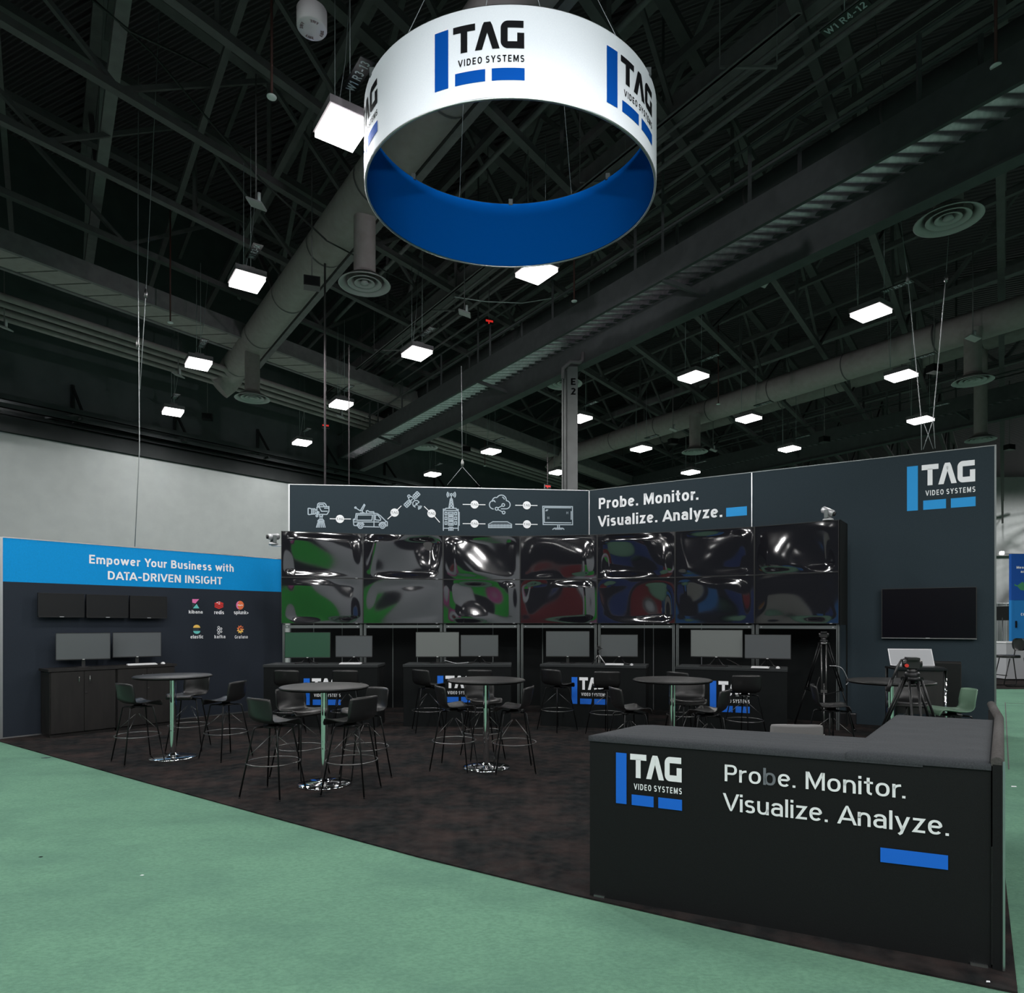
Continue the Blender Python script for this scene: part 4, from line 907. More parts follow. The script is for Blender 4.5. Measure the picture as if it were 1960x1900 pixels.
stool(-.384, 8.80, 20, -72, 'black bar stool behind the middle round table, facing the viewer', G3)
stool(.025, 8.04, 5, 163, 'black bar stool seen side-on, right of the middle round table', G3)
stool(-3.57, 10.85, 20, 88, 'black bar stool at the first demo counter, the one nearer the banner wall', G6)
stool(-2.65, 10.85, 10, 92, 'black bar stool at the first demo counter, the one under its smaller monitor', G6)
stool(-1.36, 10.95, 15, 50, 'black bar stool at the second demo counter, turned aside in front of the larger monitor', G6)
stool(-.52, 10.95, 15, 90, 'black bar stool at the second demo counter, mostly hidden by the middle table', G6)
stool(.74, 11.0, 40, 48, 'black bar stool at the third demo counter, turned sideways to the emblem', G6)
stool(1.49, 10.62, 40, 85, 'black bar stool covering half of the emblem on the third demo counter', G6)
stool(2.66, 10.42, 10, 40, 'black bar stool at the fourth demo counter, only its back edge above a table', G6)
stool(3.40, 9.85, 35, 80, 'black bar stool in front of the emblem on the fourth demo counter', G6)
stool(1.38, 7.92, 20, 12, 'black bar stool seen side-on, just above the front counter top and pointing right', G4)
stool(2.30, 8.75, 10, -103, 'black bar stool behind the chrome pole of the table behind the front counter', G4)
stool(2.26, 7.72, -10, 148, 'black bar stool above the front counter with its back before a blue and white emblem', G4)
stool(3.86, 8.15, 15, -20, 'black bar stool beside the tall tripod, pointing at the table by the television', G5)
stool(5.02, 8.55, 10, -112, 'black bar stool behind the table by the television, facing the viewer', G5)
st_ = stool(5.06, 7.75, 5, 168, 'bar stool at the end of the table by the television, green light painted on its pale shell', G5)
M['green_lit_shell'] = mat('green_lit_plastic', (0.11, 0.20, 0.135), 0.45)  # pale shell with the green light around it put into the colour
for c_ in st_.children:
    if c_.name.startswith('seat'): c_.data = c_.data.copy(); c_.data.materials[0] = M['green_lit_shell']

# low shell chair tucked behind the front counter
t = thing('shell_chair', 'light grey shell chair with only its rounded back showing above the front counter', 'chair', (2.50, 6.05, 0), R_(84))
g = MB(); shell_mesh(g, .46, .42, .235); g.build('seat', M['grey_shell'], t)
for sx, sy in ((1, 1), (-1, 1), (-1, -1), (1, -1)):
    g = MB(); g.tube([(sx * .08, sy * .08, .43), (sx * .20, sy * .20, 0)], .011, 8); g.build('leg', M['black_metal'], t)

# ------------------------------------------------------------------ reception counter (L-shaped, cloth covered)
FL, FR = Vector((.503, 4.355, 0)), Vector((2.445, 3.44, 0)); BR, BL2, IN, BK = Vector((3.555, 4.965, 0)), Vector((2.985, 5.235, 0)), Vector((2.265, 4.235, 0)), Vector((.905, 4.80, 0))
rc = thing('reception_counter', 'large black cloth-covered corner counter with emblem and white slogan, closest to the viewer', 'counter', FL)
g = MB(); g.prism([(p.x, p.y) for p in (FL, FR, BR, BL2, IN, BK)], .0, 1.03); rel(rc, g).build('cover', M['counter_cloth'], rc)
def cloth_top(mb, pts_grid, z, amp, sd):
    r = random.Random(sd); rows = []
    nj, ni = 26, 40
    a, b, c, d = pts_grid
    k = [(r.uniform(3, 9), r.uniform(-2, 2), r.uniform(0, 6), r.uniform(.3, 1)) for _ in range(6)]
    for j in range(nj + 1):
        row = []
        for i in range(ni + 1):
            s_, t_ = i / ni, j / nj; p = (a * (1 - s_) + b * s_) * (1 - t_) + (d * (1 - s_) + c * s_) * t_
            e = min(1, 8 * min(s_, 1 - s_, t_, 1 - t_)); w = sum(q[3] * max(0, math.sin(6.28 * (q[0] * t_ + q[1] * s_ * .5) + q[2])) ** 6 for q in k) / 3
            row.append((p.x, p.y, z - .016 * (1 - e) ** 2 + amp * e * w))
        rows.append(row)
    mb.grid(rows, 0, True)
    rim = rows[0] + [q[-1] for q in rows[1:]] + list(reversed(rows[-1][:-1])) + [q[0] for q in reversed(rows[1:-1])]
    mb.grid([rim, [(x, y, z - .05) for x, y, _ in rim]], 0, True, close_u=True)
o_ = Vector((0, 0, 0)); fo = (FR - FL).normalized(); no = Vector((fo.y, -fo.x, 0))
sI = FR + (BL2 - BR) * 1.02
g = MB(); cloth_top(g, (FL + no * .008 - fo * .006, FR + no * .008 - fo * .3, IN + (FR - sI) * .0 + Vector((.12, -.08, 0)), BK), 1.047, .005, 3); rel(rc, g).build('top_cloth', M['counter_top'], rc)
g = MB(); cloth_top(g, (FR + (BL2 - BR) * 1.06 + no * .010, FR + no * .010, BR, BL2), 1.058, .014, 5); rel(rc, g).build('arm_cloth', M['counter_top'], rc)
PL_F = pl = Plane(FL, FR - FL)
g = MB(); a0, b0 = pl.hit(1179.5, 1536); a1, b1 = pl.hit(1305.8, 1550.6); _, bt = pl.hit(1177.7, 1439.2); _, bt2 = pl.hit(1306, 1452)
put_logo(g, pl, (a0, b0), (a1 - a0, 0), (0, (bt - b0) / .626), .006); rel(rc, g).build('emblem', [M['print_blue'], M['print_white']], rc)
g = MB()
for t_, x0, y0, x1, y1, top, sp in (('Probe. Monitor.', 1387.4, 1495.8, 1733, 1525.6, 1464, {3: 1}), ('Visualize. Analyze.', 1386, 1552, 1816, 1596.7, 1519, None)):
    a, b = pl.hit(x0, y0), pl.hit(x1, y1); cap = pl.hit(x0, top)[1] - a[1]; bb = (a[1] + b[1]) / 2
    put_text(g, pl, t_, (a[0], bb), (b[0], bb), cap, .125, .105, .006, 0, sp)
rel(rc, g).build('lettering', [M['print_white'], M['print_grey']], rc)
g = MB(); g.face([pl.pt(*pl.hit(*p), .006) for p in ((1684.9, 1648.5), (1814.3, 1663.8), (1814.3, 1636.2), (1684.9, 1620.8))]); rel(rc, g).build('blue_block', M['print_blue'], rc)
g = MB()
for p, q in ((FR - fo * .09 + no * .004, FR - fo * .015 + no * .004), (FL + fo * .03 + no * .004, FL + fo * .10 + no * .004)): g.bar(p + Vector((0, 0, .006)), q + Vector((0, 0, .006)), .02, .012)
rel(rc, g).build('floor_foot', M['alu'], rc)
# padded side panel along the counter's outer end
sd_ = (BR - FR).normalized(); sn = Vector((sd_.y, -sd_.x, 0)); S0 = FR + sn * .006 + sd_ * -.01; S1 = BR + sn * .006 + sd_ * .02
sp_ = thing('side_panel', 'narrow dark panel with a padded grey roll along its top, closing the counter end', 'panel', S0)
e2 = Vector((3.90, 5.52, 0))
g = MB(); g.prism([(p.x, p.y) for p in (S0, S0 + sn * .042, S1 + sn * .042, S1)], 0, 1.04); g.prism([(p.x, p.y) for p in (S1, S1 + sn * .04, e2 + sn * .05, e2)], 0, 1.05); rel(sp_, g).build('board', M['counter_cloth'], sp_)
g = MB(); q = sn * .021; g.tube([S0 + q + Vector((0, 0, 1.05)), S1 + q + Vector((0, 0, 1.055))], .029, 14); g.tube([S1 + q + Vector((0, 0, 1.055)), e2 + q + Vector((0, 0, 1.09))], .029, 14); rel(sp_, g).build('padded_roll', M['roll'], sp_)
g = MB(); g.bar(S0 + sn * .046 + Vector((0, 0, 0.004)), S0 + sn * .046 + Vector((0, 0, 1.06)), .006, .012); g.bar(FR + no * .006 + fo * .004 + Vector((0, 0, .02)), FR + no * .006 + fo * .004 + Vector((0, 0, .62)), .004, .006); rel(sp_, g).build('edge_strip', M['alu'], sp_)

# ------------------------------------------------------------------ camera tripods
def tripod(loc, rz, bowl, spread, label, legm, handle):
    t = thing('camera_tripod', label, 'tripod', loc, rz)
    for k in range(3):
        a = k * 2 * math.pi / 3 - math.pi / 2; d = Vector((math.cos(a), math.sin(a), 0)); s_ = Vector((-d.y, d.x, 0))
        lm_ = legm if k == 0 or handle else 'black_metal'; g = MB(); mid = d * (.06 + (spread - .06) * .52) + Vector((0, 0, bowl * .46)); foot = d * spread + Vector((0, 0, .02))
        for sg in (-1, 1): g.tube([d * .06 + s_ * sg * .035 + Vector((0, 0, bowl - .05)), mid + s_ * sg * .03], .011, 8)
        g.tube([mid + (d * .06 + Vector((0, 0, bowl)) - mid) * .15, foot], .012, 8)
        g.bar(mid + s_ * -.045, mid + s_ * .045, .03, .045); g.lathe([(0, -.02), (.02, -.02), (.022, 0), (.012, .02)], foot, 10)
        g.tube([d * .06 + s_ * -.045 + Vector((0, 0, bowl - .05)), d * .06 + s_ * .045 + Vector((0, 0, bowl - .05))], .02, 8)
        lg = g.build('leg', M[lm_], t)
        if k != 0:
            g = MB(); g.tube([(0, 0, bowl * .40), mid + Vector((0, 0, -.02))], .006, 6); g.build('spreader_arm', M['black_metal'], t)
    g = MB(); g.lathe([(0, bowl - .10), (.03, bowl - .09), (.055, bowl - .05), (.062, bowl), (.05, bowl + .012), (0, bowl + .012)], seg=20); g.build('bowl', M['black_metal'], t)
    g = MB(); g.lathe([(.04, bowl + .01), (.042, bowl + .05), (.0, bowl + .05)], seg=16); g.box(-.05, .05, -.05, .05, bowl + .045, bowl + .12); g.tube([(-.075, 0, bowl + .085), (.075, 0, bowl + .085)], .034, 14)
    g.box(-.045, .045, -.09, .08, bowl + .12, bowl + .14); g.build('head', M['plastic'], t)
    g = MB(); g.tube([(-.052, -.05, bowl + .07), (-.052, -.062, bowl + .07)], .016, 12); g.build('knob', M['red_plastic' if handle else 'plastic'], t)
    if handle:
        g = MB(); g.tube([(-.05, .02, bowl + .12), (-.085, .0, bowl + .115), (-.115, -.02, bowl + .06), (-.19, -.06, bowl - .12)], .010, 8); g.tube([(-.165, -.045, bowl - .06), (-.205, -.068, bowl - .16)], .017, 8); g.build('pan_handle', M['plastic'], t)
    return t
tripod((5.02, 10.85, 0), -.43, 1.47, .52, 'tall grey-legged camera tripod at the end of the wall of screens', 'gun_metal', False)
tripod((3.55, 5.98, 0), -.35, 1.31, .56, 'black video tripod with a pan handle standing behind the front counter', 'black_metal', True)
t5 = (5.02, 10.85)
cable([(t5[0] - .16, t5[1] - .2, .90), (t5[0] - .25, t5[1] - .3, .70), (t5[0] - .18, t5[1] - .34, .35), (t5[0] - .05, t5[1] - .36, .02)], .006, 'loose_cable', 'black cable hanging from the tall camera tripod to the carpet')
cable([(t5[0] - .05, t5[1] - .3, 1.08), (t5[0] + .12, t5[1] - .33, 1.05), (t5[0] + .24, t5[1] - .3, .85), (t5[0] + .22, t5[1] - .28, .78)], .005, 'loose_cable', 'silver cable looped over the legs of the tall camera tripod', 'silver')

# ------------------------------------------------------------------ lectern, upright cabinet, floor case
ra = math.atan2((C_R1 - C_D1).y, (C_R1 - C_D1).x)
t = thing('lectern', 'dark lectern with chrome legs standing below the large television', 'lectern', (5.42, 9.05, 0), ra * .35)
g = MB(); g.box(-.31, .31, -.2, .22, 1.13, 1.155); g.build('top', M['black_metal'], t)
g = MB(); g.box(-.29, .27, -.16, -.13, .55, 1.13); g.build('front_panel', M['cabinet'], t)
for x, y in ((.295, -.17), (-.295, -.17), (.295, .19), (-.295, .19)):
    g = MB(); g.tube([(x, y, 0), (x, y, 1.13)], .018, 12); g.build('leg', M['chrome' if x > 0 else 'black_metal'], t)
M['screen_pale'] = mat('pale_matte_screen', (0.34, 0.35, 0.37), 0.45, 0, 0.4)
t = thing('laptop', 'open laptop with a pale silver screen on the lectern', 'laptop', (5.42, 9.02, 1.156), ra * .35)
g = MB(); g.box(-.28, .28, -.15, .16, 0, .016); g.build('base', M['plastic'], t)
R = Matrix.Translation((0, .15, .018)) @ Matrix.Rotation(-.45, 4, 'X')
g = MB(); g.box(-.275, .275, 0, .012, 0, .245, 0, R); g.build('lid', M['silver'], t)
g = MB(); g.box(-.265, .265, -.003, 0, .008, .237, 0, R); g.build('screen', M['screen_pale'], t)
t = thing('tall_cabinet', 'narrow dark upright cabinet against the slate wall under the television', 'cabinet', (6.72, 10.45, 0), ra)
g = MB(); g.box(-.20, .20, -.17, .17, 0, 1.15); g.build('body', M['cabinet'], t)
g = MB(); g.box(-.19, .19, -.185, -.171, .02, 1.13); g.build('door', M['black_metal'], t)
p = fl(1599, 1386)
t = thing('equipment_case', 'small black equipment case on the carpet behind the tall camera tripod', 'case', (p.x + .25, p.y + .15, 0), ra)
g = MB(); g.prism([(-.17, -.09), (.17, -.09), (.17, .09), (-.17, .09)], 0, .19, bev=.015); g.build('body', M['plastic'], t)
g = MB(); g.tube([(-.06, 0, .19), (-.06, 0, .215), (.06, 0, .215), (.06, 0, .19)], .008, 6); g.build('handle', M['gun_metal'], t)
# scraps on the floor
for x, y, nm, lb, mm, s_ in ((88, 1450, 'paper_scrap', 'torn bluish label scrap on the green floor near the banner wall', 'p_dim', .05), (1940, 1505, 'paper_scrap', 'small white scrap on the green floor beside the counter', 'print_white', .035), (1891, 1884, 'paper_scrap', 'tiny white scrap on the carpet before the counter corner', 'print_white', .012), (272, 1675, 'paper_scrap', 'tiny white speck on the open green floor', 'print_white', .012), (78, 1640, 'lint', 'small dark lint speck on the green floor', 'print_black', .014)):
    p = fl(x, y, -.012); z = .002 if nm == 'paper_scrap' and x > 1880 and y > 1800 else -.0115
    g = MB(); g.prism([(-s_, -s_ * .4), (s_ * .6, -s_ * .5), (s_, s_ * .3), (-s_ * .3, s_ * .5)], 0, .003); tag(g.build(nm, M[mm], loc=(p.x, p.y, z)), lb, 'litter')

# ------------------------------------------------------------------ hanging ring sign
RC = Vector((-.02, 8.6, 0)); RA, RB, RZ0, RZ1 = 1.83, 1.67, 7.165, 8.11
ring = thing('ring_sign', 'huge hanging ring sign, white outside with emblems and plain blue inside', 'hanging sign', RC + Vector((0, 0, RZ0)))
def rp(phi, z, off=0.0):
    return Vector(((RA + off) * math.sin(phi), -(RB + off) * math.cos(phi), z))
N_ = 128
def band(off, z0, z1): return [[rp(2 * math.pi * i / N_, z0 + (z1 - z0) * j / 3, off) for i in range(N_)] for j in range(4)]
Hh = RZ1 - RZ0
g = MB(); g.grid(band(0, 0, Hh), 0, True, close_u=True); g.build('outer_fabric', M['ring_white'], ring)
g = MB(); g.grid(band(-.035, .004, Hh), 0, True, close_u=True); g.build('inner_fabric', M['ring_blue'], ring)
for z in (0.0, Hh):
    g = MB(); g.tube([rp(2 * math.pi * i / N_, z, -.017) for i in range(N_)], .016, 8, closed=True); g.build('rim', M['alu'], ring)
bars, let = logo_polys()
for k in range(6):
    g = MB(); p0 = R_(-25.6 + 60 * k); wid = R_(30.3)
    for mm, polys in ((0, bars), (1, let)):
        for po in polys: g.face([rp(p0 + x * wid, .168 + y * .975, .004) for x, y in po], mm, True)
    g.build('emblem', [M['print_navy'], M['print_black']], ring)
apex = [(-.9, -.2), (.55, -.5)]
for k, (ph, ax) in enumerate(((-38, -.55), (-8, -.10), (10, .05), (40, .55), (150, .55), (205, -.55))):
    g = MB(); a = rp(R_(ph), Hh, -.017); g.tube([a, Vector((ax, (-.1 if k < 4 else .4), Hh + 2.6)), ], .004, 6); g.build('cable', M['cable'], ring)
for ph in (-62, 62, 130, -130, 180):
    g = MB(); a = rp(R_(ph), Hh, -.017); g.box(a.x - .03, a.x + .03, a.y - .03, a.y + .03, Hh - .02, Hh + .07); g.build('clamp', M['alu_dark'], ring)

# ------------------------------------------------------------------ high bay lights
def lamp(loc, w=LAMP_W, size=.5, parent=None, spread=math.pi):
    d = bpy.data.lights.new('lamp', 'SPOT'); d.spot_size = R_(176); d.spot_blend = .35; d.shadow_soft_size = .22; d.energy = w; d.color = (1.0, 0.985, 0.97)
    o = bpy.data.objects.new('lamp', d); COL.objects.link(o); o.location = loc
    if parent is not None: o.parent = parent
    return o
HZ = 8.0
lights = [(655, 243, 'W1 R3-13'), (473, 537, 'W1 R3-14'), (380, 695, 'W1 R3-15'), (331, 787, 'W1 R3-16'),
          (1027, 519, 'W1 R4-13'), (798, 675, 'W1 R4-14'), (653, 773, 'W1 R4-15'), (578, 846, 'W1 R4-16'),
          (1667, 597, 'W1 R5-12'), (1327, 720, 'W1 R5-13'), (1110, 800, 'W1 R5-14'), (940, 863, 'W1 R5-15'), (828, 907, 'W1 R5-16'),
          (1725, 718, 'W1 R6-12'), (1433, 800, 'W1 R6-13'), (1227, 858, 'W1 R6-14'), (1068, 903, 'W1 R6-15'),
          (1762, 803, 'W1 R7-12'), (1511, 858, 'W1 R7-13'), (1322, 903, 'W1 R7-14')]
vang = math.atan2(VX.y, VX.x)
def light_sign(parent, text, z):
    """plate lying flat under the fixture's rail, lettered on its underside; local -x points back along the row"""
    g = MB(); g.box(-.80, -.22, -.085, .085, z, z + .014); sg = g.build('sign', M['black_metal'], parent)
    q = Plane((-.26, -.055, z), (-1, 0, 0), (0, 1, 0)); q.n = Vector((0, 0, -1)); g = MB()
    put_text(g, q, text, (0, 0), (.50, 0), .11, .16, .2, .003)
    g.build('lettering', M['sign_text'], sg)
first = None
for px, py, tx in lights:
    Y = (HZ - HC) * F / (HY - py); loc = Vector(((px - CX) / F * Y, Y, HZ))
    t = thing('high_bay_light', 'bright square high bay light hanging under the sign %s' % tx, 'ceiling light', loc, vang, 'high bay lights of the hall')
    g = MB(); g.box(-.31, .31, -.27, .27, .012, .11); g.box(-.16, .16, -.10, .10, .11, .20); g.build('housing', M['steel'], t)
    g = MB(); g.box(-.29, .29, -.25, .25, -.06, .011); g.build('lens', M['glow'], t)
    g = MB()
    for x in (-.26, .26): g.tube([(x, 0, .11), (x, 0, 2.3)], .006, 6)
    g.build('hanger', M['cable'], t)
    g = MB(); g.tube([(.26, .0, .1), (.42, -.2, 1.2), (.5, -.3, 2.3)], .005, 6); g.build('safety_cable', M['cable'], t)
    light_sign(t, tx, .30)
    lamp((0, 0, -.25), LAMP_W, .5, t)
# sign of a removed fixture
Y = (9.3 - HC) * F / (HY - 90)
t = thing('row_sign', 'dark row sign reading R4-12 near the upper edge, with no lamp under it', 'sign', ((1545 - CX) / F * Y, Y, 9.0), vang); light_sign(t, 'W1 R4-12', .30)
g = MB(); g.tube([(-.5, 0, .31), (-.5, 0, 2.4)], .006, 6); g.build('hanger', M['cable'], t)
# unseen lamps added on the same grid, over and behind the viewer, as fill
e1 = Vector((-3.1, 4.35, 0)); e2_ = Vector((2.98, 4.03, 0)); L0 = Vector((-2.15, 8.5, HZ))
for i, j in ((-1, 0), (-2, 0), (-3, 0), (0, -1), (-1, -1), (-2, -1), (1, -1), (2, -1), (3, -1), (1, -2), (0, -2), (-1, -2), (-2, 1), (-3, 1), (-4, 1), (-2, 2), (-3, 2), (-3, 3), (-4, 3), (2, -2), (-2, 3), (-4, -1), (-5, 0), (-4, -2), (-6, 1), (-3, -3), (-5, 2), (-6, -1)):
    p = L0 + e1 * i + e2_ * j * (1 if j < 2 else 1.25)
    lamp(p)
def copy_fixture(src, loc):
    r = src.copy(); COL.objects.link(r); r.location = loc; r['label'] = 'unseen square high bay light added behind the viewer for glints in the screens'; r['group'] = 'high bay lights added behind the viewer'
    for ch in src.children:
        if ch.name.split('.')[0] in ('housing', 'lens', 'hanger'):
            c = ch.copy(); COL.objects.link(c); c.parent = r
src_ = [o for o in COL.objects if o.name.startswith('high_bay_light')][0]
for p in [Vector((x + (j % 2) * 2.4, -3.5 - 5.2 * j, HZ)) for j in range(5) for x in (-17, -11.5, -6, -.5, 5, 10.5)]:  # unseen fixtures added for screen glints, the nearer ones also for frontal light
    copy_fixture(src_, p)
    if p.y > -10 and abs(p.x) < 13: lamp(p - Vector((0, 0, .25)), LAMP_W * .8)
# unseen lamps added beyond the picture's edge to brighten the white end wall
for p in ((47, 52, 14.6), (54, 50, 14.6), (47, 42, 14.6), (62, 50, 14.6)): lamp(p, 5500)
# unseen spots added behind the viewer to brighten the hanging ring
def spot(loc, target, w, deg, blend=.5):
    d = bpy.data.lights.new('ring_fill_spot', 'SPOT'); d.energy = w; d.spot_size = R_(deg); d.spot_blend = blend; d.shadow_soft_size = .15; d.color = (0.93, 0.97, 1.0)
    o = bpy.data.objects.new('ring_fill_spot', d); COL.objects.link(o); o.location = loc
    o.rotation_euler = (Vector(target) - Vector(loc)).to_track_quat('-Z', 'Y').to_euler(); return o
spot((-6.5, -.5, 8.3), (-.4, 7.4, 7.65), 1300, 26)
spot((6.5, -.5, 8.3), (.4, 7.4, 7.65), 1300, 26)
spot((0, -3.0, 8.6), (0, 7.0, 7.62), 950, 24)

# ------------------------------------------------------------------ roof steel
def atz(px, py, z):
    Y = F * (z - HC) / (HY - py); return Vector(((px - CX) / F * Y, Y, z))
def on_vy(c, Y, z): return Vector((c + VY.x / VY.y * Y, Y, z))
def on_vx(d, Y, z): return Vector((d + VX.x / VX.y * Y, Y, z))
ZB, ZT = 10.6, 12.6
def wall_clip(p):  # distance in front of the left hall wall
    return (p - WL0).dot(WLn)
for k in range(-2, 16):                                    # trusses running towards the far right
    c = -14.7 + 2.93 * k; g = MB(); y0, y1 = 1.0, 60.0
    g.bar(on_vy(c, y0, ZB), on_vy(c, y1, ZB), .15, .13); g.bar(on_vy(c, y0, ZT), on_vy(c, y1, ZT), .22, .16)
    y = 2.0 + (k % 2) * 1.2; up = True
    while y < 58:
        g.bar(on_vy(c, y, ZB if up else ZT), on_vy(c, y + 2.3, ZT if up else ZB), .08, .08)
        if up: g.bar(on_vy(c, y + 2.3, ZB), on_vy(c, y + 2.3, ZT), .07, .07)
        y += 2.3; up = not up
    struct(g.build('ceiling_beam', M['steel_dark']))
for k, (d, w, z, mm) in enumerate(((1.27, .20, 11.45, 'steel'), (3.15, .11, 11.5, 'steel_dark'), (-.75, .10, 11.5, 'steel_dark'), (5.1, .12, 11.5, 'steel_dark'), (7.0, .22, 11.45, 'steel'), (9.0, .12, 11.5, 'steel_dark'), (11.0, .12, 11.5, 'steel_dark'), (13.0, .22, 11.45, 'steel'), (15.2, .12, 11.5, 'steel_dark'), (17.4, .12, 11.5, 'steel_dark'), (19.6, .22, 11.45, 'steel'), (22.0, .12, 11.5, 'steel_dark'), (24.4, .12, 11.5, 'steel_dark'), (26.8, .22, 11.45, 'steel'), (29.5, .12, 11.5, 'steel_dark'), (32.5, .12, 11.5, 'steel_dark'), (36, .22, 11.45, 'steel'), (40, .12, 11.5, 'steel_dark'), (-2.7, .2, 11.45, 'steel'))):
    yy = 3.0; y1 = 60.0
    while wall_clip(on_vx(d, y1, z)) < .3 and y1 > 8: y1 -= .5
    g = MB(); g.bar(on_vx(d, yy, z), on_vx(d, y1, z), w, w * 1.1)
    if w > .18:                                            # diagonal struts down from the roof to the heavier girders
        y = yy + 1.5
        while y < y1 - 3:
            g.bar(on_vx(d, y, z), on_vx(d, y + 2.6, ROOF - .4), .12, .10); g.bar(on_vx(d, y + 5.2, z), on_vx(d, y + 2.6, ROOF - .4), .12, .10); y += 5.2
        g.bar(on_vx(d, yy, ROOF - .3), on_vx(d, y1, ROOF - .3), .3, .25)
    struct(g.build('ceiling_beam', M[mm]))
for k in range(14):                                        # light purlins under the deck
    d = -8 + 3.1 * k; y1 = 60.0
    while wall_clip(on_vx(d, y1, 0)) < .3 and y1 > 8: y1 -= .5
    if y1 < 9: continue
    g = MB(); g.bar(on_vx(d, 3, 13.4), on_vx(d, y1, 13.4), .09, .12); struct(g.build('ceiling_beam', M['steel_dark']))

# ---- the long maintenance walkway that crosses the hall
def walkway(pL, pR, y0, y1, label, rail=True, step=2.2):
    """pL, pR: points (at the deck height) on its two lower edges; runs along VX between depths y0 and y1"""
    z = pL.z; kx = VX.x / VX.y
    L = lambda Y, dz=0: Vector((pL.x + kx * (Y - pL.y), Y, z + dz)); Rr = lambda Y, dz=0: Vector((pR.x + kx * (Y - pR.y), Y, z + dz))
    t = thing('maintenance_walkway', label, 'walkway', L(y0))
    # corrugated deck: ridges across the walkway
    rows = []; n = int((y1 - y0) / .036); rr = []
    for i in range(n):
        Y = y0 + (y1 - y0) * i / (n - 1); h = (.0, .0, .045, .06, .06, .045)[i % 6]
        rows.append((L(Y, .05 + h), Rr(Y, .05 + h)))
    g = MB(); g.grid(rows, 0, True); rel(t, g).build('deck', M['galv'], t)
    g = MB(); g.bar(L(y0, .25), L(y1, .25), .07, .50); rel(t, g).build('side_beam', M['walk_steel'], t)
    g = MB(); g.bar(Rr(y0, -.22), Rr(y1, -.22), .10, .60); g.bar(Rr(y0, -.52), Rr(y1, -.52), .26, .04); g.bar(Rr(y0, .08), Rr(y1, .08), .26, .04); rel(t, g).build('side_beam', M['walk_steel'], t)
    if rail:
        for side in (L, Rr):
            for hh in (.95, 1.45):
                g = MB(); g.tube([side(y0, hh), side(y1, hh)], .025, 8); rel(t, g).build('rail', M['walk_steel'], t)
            Y = y0 + .5
            while Y < y1:
                g = MB(); g.bar(side(Y, .3), side(Y, 1.45), .05, .05); rel(t, g).build('post', M['walk_steel'], t); Y += step
    Y = y0 + 1.0
    while Y < y1:
        g = MB(); g.bar(Rr(Y, -.3), L(Y, .02), .08, .08); g.bar(L(Y, .2), L(Y - .02, ROOF - z - .1), .045, .045); rel(t, g).build('brace', M['walk_steel'], t); Y += 5.5
    return t
walkway(atz(1342, 496, 8.35), atz(1431, 496, 8.35), 6.5, 35, 'long steel maintenance walkway with a ribbed deck crossing the hall ceiling')
walkway(atz(1690, 820, 9.4), atz(1715, 820, 9.4), 18, 50, 'distant steel walkway above the far end of the slate wall', True, 4.0)
# box girder with cable trays above the long walkway
p = atz(1345, 165, 10.9); kx = VX.x / VX.y
def yend(p, y1, gap=.7):
    while wall_clip(Vector((p.x + kx * (y1 - p.y), y1, 0))) < gap and y1 > 8: y1 -= .25
    return y1
def thr(p, Y, dx=0, dz=0): return Vector((p.x + dx + kx * (Y - p.y), Y, p.z + dz))
g = MB(); g.bar(thr(p, 6), thr(p, yend(p, 45)), .10, .45); g.bar(thr(p, 6, .0, -.25), thr(p, yend(p, 45), 0, -.25), .35, .05); struct(g.build('ceiling_beam', M['steel']))
for k, (px, py, z, r) in enumerate(((1450, 120, 10.4, .03), (1475, 130, 10.4, .03), (1500, 150, 10.3, .045), (1560, 160, 10.2, .03), (1180, 60, 11, .05))):
    p = atz(px, py, z); g = MB(); o = thr(p, 6); g.tube([thr(p, 6) - o, thr(p, yend(p, 44)) - o], r, 8)
    tag(g.build('conduit', M['steel'], loc=o), 'thin grey conduit running above the long walkway towards the upper right', 'pipe', 'conduits above the walkway')
for k in range(5):                                        # conduits beside the R4 lamp row
    p = atz(862 + k * 6, 560 - k * 4, 9.9); o = thr(p, 9.0); g = MB(); g.tube([(0, 0, 0), thr(p, yend(p, 36)) - o], .022, 6)
    tag(g.build('conduit', M['steel'], loc=o), 'one of five parallel conduits running past the R4 row of lamps', 'pipe', 'five parallel conduits')
p = atz(862, 560, 9.95)
for i in range(9):
    Y = 10 + i * 2.6
    if Y > yend(p, 60): break
    g = MB(); a = thr(p, Y, -.1, .04); b = thr(p, Y, .75, .04); g.bar(a, b, .04, .03); g.tube([a, a + Vector((0, 0, 2.5))], .008, 6); g.tube([b, b + Vector((0, 0, 2.5))], .008, 6)
    o = a.copy(); g.v = [tuple(Vector(v) - o) for v in g.v]; tag(g.build('conduit_hanger', M['steel'], loc=o), 'trapeze hanger carrying the five parallel conduits', 'hanger', 'conduit hangers')
# ---- panelled walkway and pipes along the left hall wall
ky = VY.x / VY.y
def ty(p, Y, dx=0, dz=0): return Vector((p.x + dx + ky * (Y - p.y), Y, p.z + dz))
pa = atz(0, 470, 9.6); pb = atz(0, 511, 9.6)
t = thing('wall_walkway', 'pale panelled soffit of a walkway running along the left hall wall', 'walkway', pa)
Y = 9.0; k = 0
while Y < 52:
    w = .55
    g = MB(); a0, a1 = ty(pa, Y), ty(pa, Y + w - .045); sh = Vector((pb.x - pa.x, pb.y - pa.y, 0)); sh = sh - Vector((ky, 1, 0)) * .75
    g.hexa([a0, a1, a1 + sh, a0 + sh] + [q + Vector((0, 0, .05)) for q in (a0, a1, a1 + sh, a0 + sh)]); rel(t, g).build('soffit_panel', M['duct'], t); Y += w
g = MB(); g.bar(ty(pa, 9, 0, .15), ty(pa, 52, 0, .15), .1, .42); rel(t, g).build('side_beam', M['steel'], t)
